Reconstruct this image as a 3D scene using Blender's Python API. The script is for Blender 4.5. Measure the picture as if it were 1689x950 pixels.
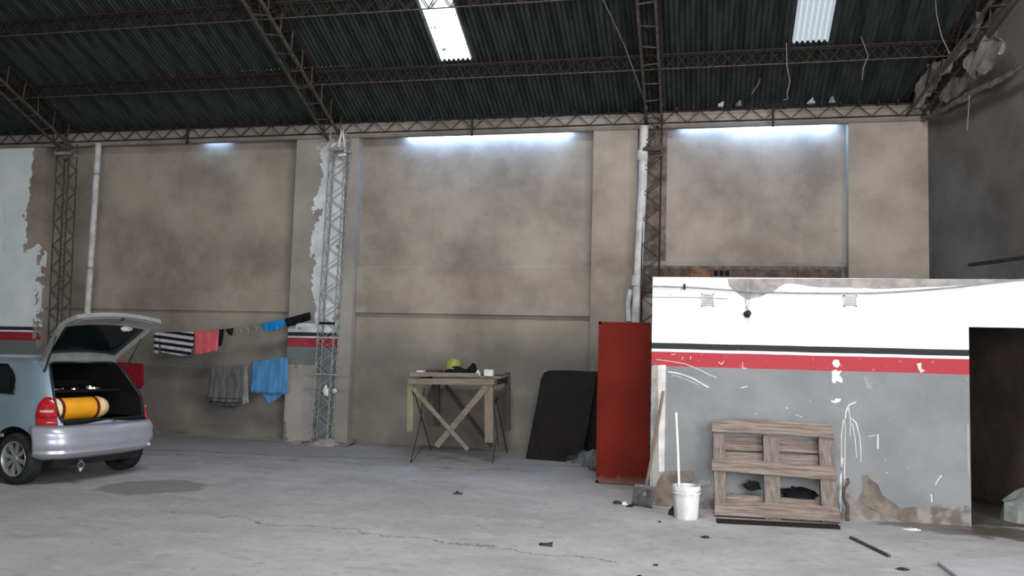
import bpy, bmesh, math, random
from mathutils import Vector, Matrix, noise
random.seed(7)
for o in list(bpy.data.objects): bpy.data.objects.remove(o)
S = bpy.context.scene; C = S.collection
R = math.radians; PI = math.pi
# ------------------------------------------------------------------ camera
YAW, PITCH, ROLL, FPX, EYE = R(12.6), R(4.35), R(1.55), 1400.0, 1.6
fw = Vector((-math.sin(YAW)*math.cos(PITCH), math.cos(YAW)*math.cos(PITCH), math.sin(PITCH)))
r0 = Vector((math.cos(YAW), math.sin(YAW), 0)); u0 = r0.cross(fw)
rt = math.cos(ROLL)*r0 + math.sin(ROLL)*u0; up = rt.cross(fw)
EYEP = Vector((0, 0, EYE))
cd = bpy.data.cameras.new('camera'); cam = bpy.data.objects.new('camera', cd); C.objects.link(cam)
M = Matrix((rt, up, -fw)).transposed().to_4x4(); M.translation = EYEP; cam.matrix_world = M
cd.sensor_fit = 'HORIZONTAL'; cd.sensor_width = 36.0; cd.lens = 36.0*FPX/1689.0; cd.clip_start = .05; cd.clip_end = 200
S.camera = cam
# ------------------------------------------------------------------ world, light, exposure
w = bpy.data.worlds.new('world'); S.world = w; w.use_nodes = True
bg = w.node_tree.nodes['Background']; bg.inputs[0].default_value = (.82, .91, 1, 1); bg.inputs[1].default_value = 3.2
S.view_settings.view_transform = 'Standard'; S.view_settings.look = 'None'
S.view_settings.exposure = 0.0; S.view_settings.gamma = 1.0
def area(name, loc, aim, sx, sy, watts, col):
    l = bpy.data.lights.new(name, 'AREA'); l.shape = 'RECTANGLE'; l.size = sx; l.size_y = sy; l.energy = watts; l.color = col
    o = bpy.data.objects.new(name, l); C.objects.link(o); o.location = loc
    o.rotation_euler = (Vector(aim)-Vector(loc)).to_track_quat('-Z', 'Y').to_euler(); return o
area('daylight_side_gate', (6.3, 2.2, 2.6), (0.3, 8.6, 1.4), 4.6, 3.8, 720, (.97, .98, 1))
area('daylight_front_gate', (1.4, -5.0, 2.6), (-3.6, 12, 2.2), 8.0, 4.4, 620, (.97, .98, 1))
area('overhead_floor_fill', (-.5, 4.6, 8.9), (-.7, 7.6, 0), 5.0, 2.4, 900, (.98, .98, 1))  # added lamp under the closed roof to brighten the floor; no skylight there
# daylight coming down through the open slots between the roof edge and the recessed wall panels
SLOTS = [(-4.9, -2.1, 46), (-.35, .45, 7), (.45, 1.6, 20), (1.6, 1.95, 9), (-8.75, -8.25, 2.0)]
for a, b, p in SLOTS:
    area('daylight_slot', ((a+b)/2, 13.43, 5.245), ((a+b)/2, 13.52, 4.6), b-a, .07, p, (.33, .57, 1))

# ------------------------------------------------------------------ pixel helpers (a point of a known real plane)
def ray(x, y): return fw + rt*((x-844.5)/FPX) - up*((y-475)/FPX)
def FL(x, y, z=0.0): d = ray(x, y); return EYEP + d*((z-EYE)/d.z)
def AT(x, y, Y): d = ray(x, y); return EYEP + d*(Y/d.y)
def PL(x, y, P, n): d = ray(x, y); return EYEP + d*((P-EYEP).dot(n)/d.dot(n))

# ------------------------------------------------------------------ node material helper
class X:
    def __init__(s, nt, k): s.nt, s.k = nt, k
    def m(s, op, o=None, c=None):
        n = s.nt.nodes.new('ShaderNodeMath'); n.operation = op
        s.nt.links.new(s.k, n.inputs[0])
        for i, v in ((1, o), (2, c)):
            if v is None: continue
            if isinstance(v, X): s.nt.links.new(v.k, n.inputs[i])
            else: n.inputs[i].default_value = v
        return X(s.nt, n.outputs[0])
    def __add__(s, o): return s.m('ADD', o)
    def __sub__(s, o): return s.m('SUBTRACT', o)
    def __mul__(s, o): return s.m('MULTIPLY', o)
    def gt(s, o): return s.m('GREATER_THAN', o)
    def lt(s, o): return s.m('LESS_THAN', o)
    def max(s, o): return s.m('MAXIMUM', o)
    def min(s, o): return s.m('MINIMUM', o)
    def inv(s): return (s*-1.0)+1.0
    def abs(s): return s.m('ABSOLUTE')
    def ss(s, a, b):
        n = s.nt.nodes.new('ShaderNodeMapRange'); n.interpolation_type = 'SMOOTHSTEP'
        s.nt.links.new(s.k, n.inputs[0]); n.inputs[1].default_value = a; n.inputs[2].default_value = b
        return X(s.nt, n.outputs[0])
class MT:
    def __init__(s, name, rough=.85, metal=0.0):
        s.mat = bpy.data.materials.new(name); s.mat.use_nodes = True; s.nt = s.mat.node_tree
        s.b = s.nt.nodes['Principled BSDF']; s.b.inputs['Roughness'].default_value = rough; s.b.inputs['Metallic'].default_value = metal
        s.b.inputs['Specular IOR Level'].default_value = .3 if rough < .7 else .12
        s.tc = s.nt.nodes.new('ShaderNodeTexCoord'); s.sep = s.nt.nodes.new('ShaderNodeSeparateXYZ')
        s.nt.links.new(s.tc.outputs['Object'], s.sep.inputs[0])
        s.x, s.y, s.z = [X(s.nt, s.sep.outputs[i]) for i in range(3)]
    def noise(s, scale=5, detail=4, rough=.55, stretch=(1, 1, 1), dist=0.0):
        mp = s.nt.nodes.new('ShaderNodeMapping'); s.nt.links.new(s.tc.outputs['Object'], mp.inputs[0]); mp.inputs['Scale'].default_value = stretch
        n = s.nt.nodes.new('ShaderNodeTexNoise'); n.inputs['Scale'].default_value = scale; n.inputs['Detail'].default_value = detail
        n.inputs['Roughness'].default_value = rough; n.inputs['Distortion'].default_value = dist
        s.nt.links.new(mp.outputs[0], n.inputs['Vector']); return X(s.nt, n.outputs['Fac'])
    def mix(s, f, a, b):
        n = s.nt.nodes.new('ShaderNodeMix'); n.data_type = 'RGBA'
        if isinstance(f, X): s.nt.links.new(f.k, n.inputs[0])
        else: n.inputs[0].default_value = f
        for i, v in ((6, a), (7, b)):
            if isinstance(v, X): s.nt.links.new(v.k, n.inputs[i])
            else: n.inputs[i].default_value = (*v, 1)
        return X(s.nt, n.outputs[2])
    def col(s, c):
        if isinstance(c, X): s.nt.links.new(c.k, s.b.inputs['Base Color'])
        else: s.b.inputs['Base Color'].default_value = (*c, 1)
        return s
    def bump(s, h, strength=.3, dist=.01):
        n = s.nt.nodes.new('ShaderNodeBump'); n.inputs['Strength'].default_value = strength; n.inputs['Distance'].default_value = dist
        s.nt.links.new(h.k, n.inputs['Height']); s.nt.links.new(n.outputs[0], s.b.inputs['Normal']); return s
    def rough(s, x): s.nt.links.new(x.k, s.b.inputs['Roughness']); return s
def plain(name, c, rough=.7, metal=0.0, var=.25, scale=14, bump=.15, stretch=(1, 1, 1)):
    m = MT(name, rough, metal); n = m.noise(scale, 4, .6, stretch)
    m.col(m.mix(n.ss(.3, .7), tuple(v*(1-var) for v in c), tuple(min(1, v*(1+var)) for v in c)))
    if bump: m.bump(n, bump, .006)
    return m.mat

# plaster / concrete family
def plaster_col(m, a=(.215, .180, .150), b=(.39, .338, .285), off=0):
    n1 = m.noise(.8, 5, .6); n2 = m.noise(3.5, 5, .65); n3 = m.noise(1.3, 4, .6, (1.6, 1, .5), .6)
    c = m.mix(n1.ss(.3, .7), a, b)
    c = m.mix(n2.ss(.45, .75)*.4, c, (.37, .33, .29))
    c = m.mix(n3.ss(.55, .8)*.25, c, (.17, .152, .132))
    return c
def m_plaster():
    m = MT('plaster_grey', .92); c = plaster_col(m)
    grey = (m.z*-1.0+2.25).ss(0, .9)*(m.noise(1.1, 3).ss(.35, .65)*.4+.45)  # lower wall greyed; the weaker light there is put into the colour
    c = m.mix(grey, c, (.145, .142, .125))
    m.col(c); m.bump(m.noise(9, 6, .7), .25, .012); return m.mat
def m_beam():
    m = MT('beam_concrete', .93); c = plaster_col(m, (.20, .175, .15), (.36, .32, .28))
    c = m.mix(m.noise(6, 5, .7, (.4, 1, 1)).ss(.5, .7)*.5, c, (.13, .115, .10)); m.col(c); m.bump(m.noise(14, 6, .7), .4, .012); return m.mat
def stripes(m, base, z0, white=(.80, .80, .79), grey=(.235, .245, .245), red=(.42, .05, .062), worn=.3):
    # z0: height of the lower edge of the red band; painted bands on the wall
    wob = (m.noise(1.2, 2)-.5)*.02
    z = m.z+wob-z0
    w1 = m.noise(22, 5, .7).ss(.62, .68)*worn
    c = m.mix(z.gt(0.0), grey, m.mix(w1, red, (.65, .45, .43)))
    c = m.mix(z.gt(.155), c, white)
    c = m.mix(z.gt(.185), c, m.mix(w1*.6, (.035, .037, .04), (.25, .25, .25)))
    c = m.mix(z.gt(.25), c, white)
    return c
def m_bay0():      # white painted bay at the far left, with paint gone towards the column
    m = MT('painted_bay', .8)
    white = m.mix(m.noise(1.5, 5, .6).ss(.35, .7), (.74, .80, .81), (.86, .90, .90))
    white = m.mix(m.noise(5, 5, .7, (1, 1, .3)).ss(.55, .8)*.4, white, (.52, .55, .50))
    c = stripes(m, None, 1.58, white, (.17, .19, .18), (.33, .03, .045), .4)
    pl = plaster_col(m)
    edge = m.x + (m.noise(2.2, 5, .65)-.5)*.6
    peel = (edge.gt(-12.22)*(m.z+(m.noise(3, 3)-.5)*.5).gt(3.3)).max((m.x+(m.noise(7, 4)-.5)*.14).gt(-11.93))
    m.col(m.mix(peel, c, pl)); m.bump(m.noise(12, 5, .7)+peel*-.4, .3, .01); return m.mat
def m_pier():      # pier behind the middle column: whitewash, bands and grey dado, worn back to plaster on both sides
    m = MT('painted_pier', .88)
    white = m.mix(m.noise(3, 5, .6).ss(.35, .7), (.55, .58, .58), (.74, .76, .76))
    c = stripes(m, None, 1.60, white, (.15, .17, .17), (.30, .04, .05), .9)
    pl = plaster_col(m, (.24, .215, .19), (.36, .33, .30))
    nz = m.noise(2.6, 6, .65)
    left = m.x + (nz-.5)*.75 + (m.z-3.4).abs()*-.06
    up = m.z.gt(2.0)*left.lt(-6.47)
    low = m.z.lt(1.3)*(m.x+(nz-.5)*.7).lt(-6.3)*m.noise(1.7, 4).gt(.38)
    right = (m.x+(m.noise(9, 3)-.5)*.04).gt(-5.93)
    mask = up.max(low).max(right).max((m.z.gt(1.9)*m.noise(2.3, 5, .6).gt(.62)))
    m.col(m.mix(mask, c, pl)); m.bump(m.noise(11, 5, .7)+mask*-.4, .3, .01); return m.mat
def m_annex():
    m = MT('annex_paint', .85)
    white = m.mix(m.noise(3, 6, .65, (1, 1, .6)).ss(.5, .85)*.35, (.84, .83, .82), (.55, .53, .50))
    spots = m.noise(16, 3, .6).ss(.70, .74)*(m.x*-1.0+1.2).ss(0, 2)
    white = m.mix(spots*.7, white, (.2, .19, .18))
    g = m.mix(m.noise(1.4, 5, .6).ss(.3, .75), (.20, .205, .205), (.27, .275, .277))
    g = m.mix(m.noise(19, 4, .7).ss(.69, .72)*.7, g, (.6, .6, .6))
    left = (m.x*-1.0-.36+(m.noise(5, 5)-.5)*.1).ss(-.02, .03)*m.z.lt(1.52)
    g = m.mix(left*.8, g, (.33, .31, .28))
    c = stripes(m, None, 1.50, white, g, (.40, .052, .064), .35)
    damp = (m.z*-1.0+.17+(m.noise(3.5, 6, .7)-.5)*.42).ss(0, .05)
    c = m.mix(damp*.85, c, m.mix(m.noise(8, 5).ss(.4, .6), (.13, .105, .085), (.30, .27, .24)))
    m.col(c); m.bump(m.noise(10, 6, .7)+damp*-.5, .3, .01); return m.mat
def m_floor():
    m = MT('floor_concrete', .85)
    n1 = m.noise(.55, 6, .6); n2 = m.noise(2.4, 6, .7); n3 = m.noise(9, 6, .7)
    c = m.mix(n1.ss(.3, .7), (.31, .30, .296), (.42, .412, .41))
    c = m.mix(n2.ss(.5, .66)*.55, c, (.45, .44, .44))
    c = m.mix(m.noise(3.2, 8, .72, (.6, 1.5, 1), .4).ss(.50, .68)*.42, c, (.235, .225, .215))
    c = m.mix(n3.ss(.52, .70)*.45, c, (.19, .178, .168))
    c = m.mix(m.noise(28, 4, .7).ss(.66, .72)*.6, c, (.10, .092, .085))
    pink = m.noise(.9, 4, .6, (1, 1, 1), .8).ss(.58, .75)
    c = m.mix(pink*.35, c, (.33, .26, .24))
    far = (m.y+(m.noise(1.2, 5)-.5)*1.4).ss(10.2, 11.8)          # browner and darker towards the back wall
    c = m.mix(far*.45, c, (.20, .185, .17))
    # oval oil stain
    dx = (m.x+5.95)*1.0; dy = m.y-8.5
    r_ = ((dx*.86+dy*.5).m('POWER', 2.0)*2.6+(dy*.86-dx*.5).m('POWER', 2.0)*3.4)
    st = (r_+(n2-.5)*1.5).ss(.95, .72)
    c = m.mix(st*.75, c, (.19, .175, .15))
    # wet patch by the doorway
    wx = (m.x-2.65+(n2-.5)*.5).abs(); wy = (m.y-9.2+(m.noise(2.0, 4)-.5)*.9).abs()
    wet = (wx*.52+wy*1.25).ss(.60, .45)
    c = m.mix(wet*.8, c, (.12, .10, .088))
    ins = m.y.gt(9.52)*m.x.gt(2.3)  # dirty floor inside the doorway; the room's dimness is put into its colour too
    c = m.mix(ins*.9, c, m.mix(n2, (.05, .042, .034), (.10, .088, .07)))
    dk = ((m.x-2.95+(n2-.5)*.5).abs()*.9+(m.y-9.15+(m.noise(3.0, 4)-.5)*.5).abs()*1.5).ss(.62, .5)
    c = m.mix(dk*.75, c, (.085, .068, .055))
    # cracks
    def line(a, b_, amp, wd, fx):   # y = a + b*x (+ noise)
        d = (m.y-(m.x*b_+a)+(m.noise(1.4, 6, .65)-.5)*amp).abs()
        return d.ss(wd, wd*.3)*(m.x.gt(fx[0])*m.x.lt(fx[1]))
    k = line(12.45, .13, .5, .035, (-9.5, -1.2)).max(line(11.6, .07, .9, .03, (-9, -2.2)))
    k = k.max(line(6.75, -.12, 1.1, .018, (-5, -.6))).max(line(6.2, .35, 1.3, .015, (-1.8, 2)))
    c = m.mix(k*.75, c, (.10, .09, .08))
    m.col(c); m.rough((wet*-.45)+.85)
    m.bump(n3*.6+n2-k*1.0, .35, .02); return m.mat
def m_roof(name, c0, c1):
    m = MT(name, .7, .0)
    c = m.mix(m.noise(1.6, 5, .6, (3, .5, 1)).ss(.35, .7), c0, c1)
    m.col(c); return m.mat
def m_sky(name, t, dirt):
    mat = bpy.data.materials.new(name); mat.use_nodes = True; nt = mat.node_tree; nt.nodes.clear()
    out = nt.nodes.new('ShaderNodeOutputMaterial'); tr = nt.nodes.new('ShaderNodeBsdfTranslucent'); df = nt.nodes.new('ShaderNodeBsdfDiffuse')
    ad = nt.nodes.new('ShaderNodeMixShader'); ad.inputs[0].default_value = .12
    tc = nt.nodes.new('ShaderNodeTexCoord'); n = nt.nodes.new('ShaderNodeTexNoise'); n.inputs['Scale'].default_value = 11; n.inputs['Detail'].default_value = 4
    geo = nt.nodes.new('ShaderNodeNewGeometry'); nt.links.new(geo.outputs['Position'], n.inputs['Vector'])
    rp = nt.nodes.new('ShaderNodeMapRange'); nt.links.new(n.outputs[0], rp.inputs[0])
    rp.inputs[1].default_value = dirt; rp.inputs[2].default_value = dirt+.05; rp.inputs[3].default_value = 1; rp.inputs[4].default_value = .12
    mx = nt.nodes.new('ShaderNodeMix'); mx.data_type = 'RGBA'; nt.links.new(rp.outputs[0], mx.inputs[0])
    mx.inputs[6].default_value = (.03, .03, .03, 1); mx.inputs[7].default_value = (*t, 1)
    nt.links.new(mx.outputs[2], tr.inputs[0]); nt.links.new(mx.outputs[2], df.inputs[0])
    nt.links.new(tr.outputs[0], ad.inputs[1]); nt.links.new(df.outputs[0], ad.inputs[2]); nt.links.new(ad.outputs[0], out.inputs[0])
    return mat
def m_wood(name, a, b, stretch=(1, 8, 8), rough=.85):
    m = MT(name, rough); n = m.noise(4, 6, .7, stretch, .4); n2 = m.noise(2.5, 4, .6)
    c = m.mix(n.ss(.3, .7), a, b); c = m.mix(n2.ss(.5, .75)*.5, c, tuple(v*.45 for v in a))
    m.col(c); m.bump(n, .5, .008); return m.mat
def m_door():
    m = MT('red_oxide_door', .75); n = m.noise(1.2, 4, .6)
    c = m.mix(n.ss(.3, .7), (.13, .014, .008), (.19, .020, .011))
    c = m.mix(m.noise(18, 5, .7).ss(.66, .72)*.5, c, (.18, .1, .08))
    c = m.mix((m.z*-1.0+.12+(m.noise(9, 4)-.5)*.2).ss(0, .1)*.6, c, (.2, .15, .13)); m.col(c); return m.mat
def m_stripe(name):
    m = MT(name, .9); s = ((m.z+m.x*.1)*(2*PI/.105)).m('SINE').gt(0.0)
    m.col(m.mix(s, (.012, .012, .016), (.48, .48, .50))); return m.mat
def m_cloth(name, c, var=.3, freq=0):
    m = MT(name, .95); n = m.noise(5, 4, .6, (3, 1, .6)); cc = m.mix(n.ss(.3, .7), tuple(v*(1-var) for v in c), tuple(v*(1+var) for v in c))
    if freq:
        b = (m.z*freq).m('SINE').gt(.55)*m.z.lt(.20); cc = m.mix(b*.65, cc, tuple(v*.2 for v in c))
    m.col(cc); m.bump(m.noise(60, 2), .2, .002); return m.mat
def m_brick(): return plain('hollow_brick_clay', (.20, .095, .06), .9, 0, .35, 9, .3)

MAT = {
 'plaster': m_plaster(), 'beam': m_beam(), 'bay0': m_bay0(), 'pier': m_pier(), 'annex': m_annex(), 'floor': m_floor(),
 'roof': m_roof('roof_fibre_cement_dark', (.020, .024, .023), (.056, .060, .060)),
 'sky_clear': m_sky('translucent_roofing_clear', (.95, .96, .97), .62),
 'sky_dim': m_sky('translucent_roofing_dim', (.30, .31, .31), .72),
 'rust': plain('rusty_steel', (.036, .026, .021), .8, .0, .4, 20, .4),
 'rust_dust': plain('dusty_steel', (.085, .072, .062), .85, 0, .4, 16, .4),
 'galv': plain('grey_steel', (.30, .30, .29), .6, .2, .3, 20, .2),
 'pvc': plain('dirty_white_pipe', (.52, .50, .47), .6, 0, .22, 5, .1),
 'pvc_grey': plain('grey_conduit', (.27, .28, .28), .6, 0, .2, 8, .1),
 'mortar': plain('rough_mortar', (.26, .235, .215), .95, 0, .35, 6, .8),
 'stain': plain('rust_stained_render', (.17, .135, .11), .95, 0, .45, 6, .5),
 'mortar_mid': plain('dusty_mortar', (.19, .178, .165), .95, 0, .4, 4, .8),
 'mortar_dark': plain('dark_mortar', (.13, .118, .105), .95, 0, .4, 7, .8),
 'rightwall': None, 'brick': m_brick(), 'brick_dark': plain('hollow_brick_dirty', (.11, .075, .058), .9, 0, .35, 9, .3),
 'hole': plain('brick_core', (.012, .010, .009), .95, 0, .2, 9, 0),
 'inner': plain('annex_inner_wall', (.15, .118, .105), .9, 0, .2, 2, .2),
 'door': m_door(), 'white_paint': plain('white_paint_marks', (.72, .70, .67), .85, 0, .15, 12, .2),
 'white_worn': plain('worn_white_strip', (.60, .575, .55), .85, 0, .2, 5, .2),
 'plaster_exposed': plain('exposed_plaster', (.31, .285, .265), .95, 0, .25, 7, .6),
 'plaster_brown': plain('exposed_brown_render', (.175, .145, .118), .95, 0, .35, 7, .8),
 'wood': m_wood('weathered_board', (.17, .14, .108), (.26, .215, .17)),
 'wood_pallet': m_wood('weathered_pallet_wood', (.11, .083, .068), (.31, .25, .212), (.5, 6, 12)),
 'wood_pallet_v': m_wood('weathered_pallet_upright', (.12, .096, .082), (.255, .215, .19), (12, 6, .6)),
 'wood_dark': m_wood('dark_board', (.055, .045, .038), (.12, .098, .08)),
 'wood_post': m_wood('post_wood', (.17, .135, .105), (.27, .215, .17), (9, 9, 1)),
 'wood_yellow': m_wood('yellowish_post_wood', (.20, .18, .115), (.32, .285, .19), (9, 9, 1)),
 'wood_bpost': m_wood('dark_post_wood', (.06, .05, .043), (.12, .10, .083), (9, 9, 1)),
 'ply': m_wood('dark_plywood', (.011, .009, .0075), (.019, .016, .0135), (9, 9, 1.5), .7),
 'rebar': plain('rebar_steel', (.05, .042, .037), .7, .3, .3, 30, .2),
 'black': plain('black_cloth', (.010, .010, .011), .9, 0, .3, 10, .2),
 'blackplastic': plain('black_plastic', (.015, .015, .016), .5, 0, .2, 10, 0),
 'white': plain('white_plastic', (.66, .65, .63), .6, 0, .12, 12, .05),
 'bucketw': plain('plaster_stained_bucket', (.66, .65, .63), .6, 0, .22, 9, .2, (1, 1, .3)),
 'helmet': plain('yellow_hard_hat', (.27, .28, .065), .4, 0, .08, 6, 0),
 'stripe': m_stripe('black_white_striped_cotton'), 'pink': m_cloth('coral_cotton', (.62, .115, .13), .15),
 'blue': m_cloth('blue_cotton', (.015, .20, .50), .2), 'towelblue': m_cloth('blue_terry', (.075, .22, .42), .2),
 'towelgrey': m_cloth('grey_terry', (.115, .108, .105), .25, 90), 'redcloth': m_cloth('red_cloth', (.24, .012, .022), .25),
 'rope': plain('thin_rope', (.22, .21, .20), .9, 0, .2, 20, 0),
 'sack': plain('pale_sack', (.24, .255, .235), .9, 0, .2, 5, .5),
 'debris': plain('blue_grey_rubble', (.15, .165, .165), .95, 0, .35, 8, .6),
 'spade': plain('worn_spade_steel', (.16, .155, .155), .6, .2, .3, 12, .3),
 'litter': plain('dark_litter', (.035, .033, .033), .9, 0, .3, 12, .2),
 'slab': plain('pale_slab', (.385, .375, .395), .88, 0, .10, 3, .25),
}
def m_right():
    m = MT('right_wall_concrete', .95)
    c = m.mix(m.noise(.9, 5, .6).ss(.3, .7), (.095, .088, .080), (.15, .138, .126))
    c = m.mix(m.noise(3, 5, .6).ss(.5, .8)*.4, c, (.17, .16, .15)); m.col(c); m.bump(m.noise(8, 6, .7), .4, .015); return m.mat
MAT['rightwall'] = m_right()

# ------------------------------------------------------------------ mesh builder
class MB:
    def __init__(s): s.v = []; s.f = []
    def add(s, vs, fs):
        b = len(s.v); s.v += [tuple(v) for v in vs]; s.f += [tuple(i+b for i in f) for f in fs]; return s
    def box(s, x0, x1, y0, y1, z0, z1):
        return s.add([(x, y, z) for x in (x0, x1) for y in (y0, y1) for z in (z0, z1)],
                     [(0, 1, 3, 2), (4, 6, 7, 5), (0, 4, 5, 1), (2, 3, 7, 6), (0, 2, 6, 4), (1, 5, 7, 3)])
    def bar(s, p, q, wd, ht, upv=(0, 0, 1)):
        p, q = Vector(p), Vector(q); d = (q-p).normalized(); u = Vector(upv)
        if abs(d.dot(u)) > .97: u = Vector((0, 1, 0))
        a = d.cross(u).normalized(); b = a.cross(d)
        vs = [c+a*sx*wd/2+b*sz*ht/2 for c in (p, q) for sx, sz in ((-1, -1), (1, -1), (1, 1), (-1, 1))]
        return s.add(vs, [(0, 3, 2, 1), (4, 5, 6, 7), (0, 1, 5, 4), (1, 2, 6, 5), (2, 3, 7, 6), (3, 0, 4, 7)])
    def tube(s, pts, r, n=6, r2=None):
        pts = [Vector(p) for p in pts]; m = len(pts); vs = []; fs = []
        prev = None
        for i, p in enumerate(pts):
            d = (pts[min(i+1, m-1)]-pts[max(i-1, 0)]).normalized()
            u = prev if prev is not None else (Vector((0, 0, 1)) if abs(d.z) < .9 else Vector((1, 0, 0)))
            a = d.cross(u).normalized(); b = a.cross(d).normalized(); prev = b
            rr = r if r2 is None else r+(r2-r)*i/(m-1)
            vs += [p+(a*math.cos(t)+b*math.sin(t))*rr for t in [2*PI*k/n for k in range(n)]]
        for i in range(m-1):
            for k in range(n):
                fs.append((i*n+k, i*n+(k+1) % n, (i+1)*n+(k+1) % n, (i+1)*n+k))
        fs += [tuple(range(n-1, -1, -1)), tuple((m-1)*n+k for k in range(n))]
        return s.add(vs, fs)
    def lathe(s, prof, c=(0, 0, 0), n=20, axis='Z', cap=True):
        c = Vector(c); vs = []; fs = []
        for r, h in prof:
            for k in range(n):
                t = 2*PI*k/n; a, b = r*math.cos(t), r*math.sin(t)
                vs.append(c+Vector({'Z': (a, b, h), 'Y': (a, h, b), 'X': (h, a, b)}[axis]))
        m = len(prof)
        for i in range(m-1):
            for k in range(n): fs.append((i*n+k, i*n+(k+1) % n, (i+1)*n+(k+1) % n, (i+1)*n+k))
        closed = prof[0] == prof[-1] or not cap
        if prof[0][0] > 1e-5 and not closed: fs.append(tuple(range(n-1, -1, -1)))
        if prof[-1][0] > 1e-5 and not closed: fs.append(tuple((m-1)*n+k for k in range(n)))
        return s.add(vs, fs)
    def prism(s, pts, off):
        pts = [Vector(p) for p in pts]; off = Vector(off); n = len(pts)
        return s.add(pts+[p+off for p in pts], [tuple(range(n)), tuple(range(2*n-1, n-1, -1))]+[(i, (i+1) % n+0, n+(i+1) % n, n+i) for i in range(n)])
    def grid(s, fn, nu, nv):
        vs = [fn(i/nu, j/nv) for j in range(nv+1) for i in range(nu+1)]
        return s.add(vs, [(j*(nu+1)+i, j*(nu+1)+i+1, (j+1)*(nu+1)+i+1, (j+1)*(nu+1)+i) for j in range(nv) for i in range(nu)])
    def lump(s, c, rx, ry, rz, seed=0, n=10, amp=.25, flat=True):
        c = Vector(c); vs = []; fs = []; m = 6
        for j in range(m+1):
            ph = PI*j/m
            for k in range(n):
                t = 2*PI*k/n; d = Vector((math.sin(ph)*math.cos(t), math.sin(ph)*math.sin(t), math.cos(ph)))
                q = 1+amp*noise.noise(d*1.7+Vector((seed*3.1, seed, 0)))*2
                z = d.z*rz*q
                if flat: z = max(z, 0)
                vs.append(c+Vector((d.x*rx*q, d.y*ry*q, z)))
        for j in range(m):
            for k in range(n): fs.append((j*n+k, (j+1)*n+k, (j+1)*n+(k+1) % n, j*n+(k+1) % n))
        return s.add(vs, fs)
    def mesh(s, name, shift=None, smooth=False, angle=40):
        v = s.v if shift is None else [tuple(Vector(p)-shift) for p in s.v]
        me = bpy.data.meshes.new(name); me.from_pydata(v, [], s.f)
        bm = bmesh.new(); bm.from_mesh(me); bmesh.ops.remove_doubles(bm, verts=bm.verts, dist=1e-5)
        bmesh.ops.recalc_face_normals(bm, faces=bm.faces); bm.to_mesh(me); bm.free()
        if smooth:
            for p in me.polygons: p.use_smooth = True
            me.set_sharp_from_angle(angle=R(angle))
        me.update(); return me
def world_loc(o):
    p = Vector((0, 0, 0))
    while o is not None: p += o.location; o = o.parent
    return p
def obj(name, mb, mat, parent=None, smooth=False, loc=None, local=False, bevel=0, angle=40, kind=None, label=None, thick=0):
    """one mesh object; coordinates given in the world (or in the parent's frame when local)"""
    shift = None
    if parent is not None and not local: shift = world_loc(parent)
    if loc is not None: shift = (shift or Vector((0, 0, 0)))*0 + Vector(loc)
    me = mb.mesh(name, shift, smooth, angle) if isinstance(mb, MB) else mb
    if mat is not None: me.materials.clear(); me.materials.append(MAT[mat] if isinstance(mat, str) else mat)
    o = bpy.data.objects.new(name, me); C.objects.link(o)
    if parent is not None: o.parent = parent
    if loc is not None: o.location = Vector(loc) - (world_loc(parent) if (parent is not None and not local) else Vector((0, 0, 0)))
    if bevel:
        b = o.modifiers.new('bevel', 'BEVEL'); b.width = bevel; b.segments = 2; b.limit_method = 'ANGLE'
    if thick:
        t = o.modifiers.new('thickness', 'SOLIDIFY'); t.thickness = thick; t.offset = 0
    if kind: o['kind'] = kind
    if label: o['label'] = label
    return o
def tag(o, label, cat, group=None):
    o['label'] = label; o['category'] = cat
    if group: o['group'] = group
    return o
def thing(name, label, cat, loc=(0, 0, 0), rz=0, group=None):
    o = bpy.data.objects.new(name, None); C.objects.link(o); o.location = loc; o.rotation_euler = (0, 0, rz); o.empty_display_size = .1
    return tag(o, label, cat, group)
def struct(name, mb, mat, **k):
    o = obj(name, mb, mat, **k); o['kind'] = 'structure'; return o
def base(mb):   # centre-bottom of what was built
    xs, ys, zs = zip(*mb.v); return ((min(xs)+max(xs))/2, (min(ys)+max(ys))/2, min(zs))
def one(name, mb, mat, label, cat, group=None, **k):
    return tag(obj(name, mb, mat, loc=base(mb), **k), label, cat, group)

# ------------------------------------------------------------------ THE SETTING
WY, PF = 13.5, 13.28                     # recessed panel plane, pier front plane
def rz_(y): return 5.44+.4245*(13.5-y)   # roof underside
def rwx(y): return 3.17+.27*(13.5-y)     # inner face of the oblique right wall
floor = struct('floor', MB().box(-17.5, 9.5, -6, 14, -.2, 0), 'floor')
# raised pale slab in the foreground right
sl = MB().prism([(1.86, 7.50, 0), (1.88, 7.1, 0), (1.95, 4.5, 0), (5.4, 4.5, 0), (4.6, 7.9, 0), (3.3, 8.28, 0), (2.6, 7.95, 0)], (0, 0, .035))
struct('floor_slab', sl, 'slab', bevel=.01, parent=floor)
# back wall
wall = struct('wall_back', MB().box(-17.5, 4, WY, WY+.25, 0, 5.34), 'plaster')
def wpart(name, b, mat='plaster', **k): return obj(name, MB().box(*b), mat, parent=wall, **k)
wpart('painted_bay', (-17.5, -11.93, PF, WY, 0, 5.2), 'bay0')
wpart('pier', (-6.85, -5.70, PF, WY, 0, 5.2), 'pier')
wpart('pier', (-1.70, -1.0, PF, WY, 0, 5.2), 'plaster')
wpart('pier', (2.13, 3.45, PF, WY, 0, 5.2), 'plaster')
wpart('concrete_band', (-11.93, -6.85, WY-.06, WY, 2.19, 2.57), 'plaster', bevel=.012)
wpart('concrete_band', (-5.70, -1.70, WY-.10, WY, 2.20, 3.0), 'plaster', bevel=.012)
wpart('concrete_band', (-1.0, 2.13, WY-.03, WY, 3.02, 3.10), 'beam', bevel=.01)
wpart('eave_beam', (-17.5, 3.45, 13.24, 13.36, 5.17, 5.43), 'beam', bevel=.01)
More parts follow.
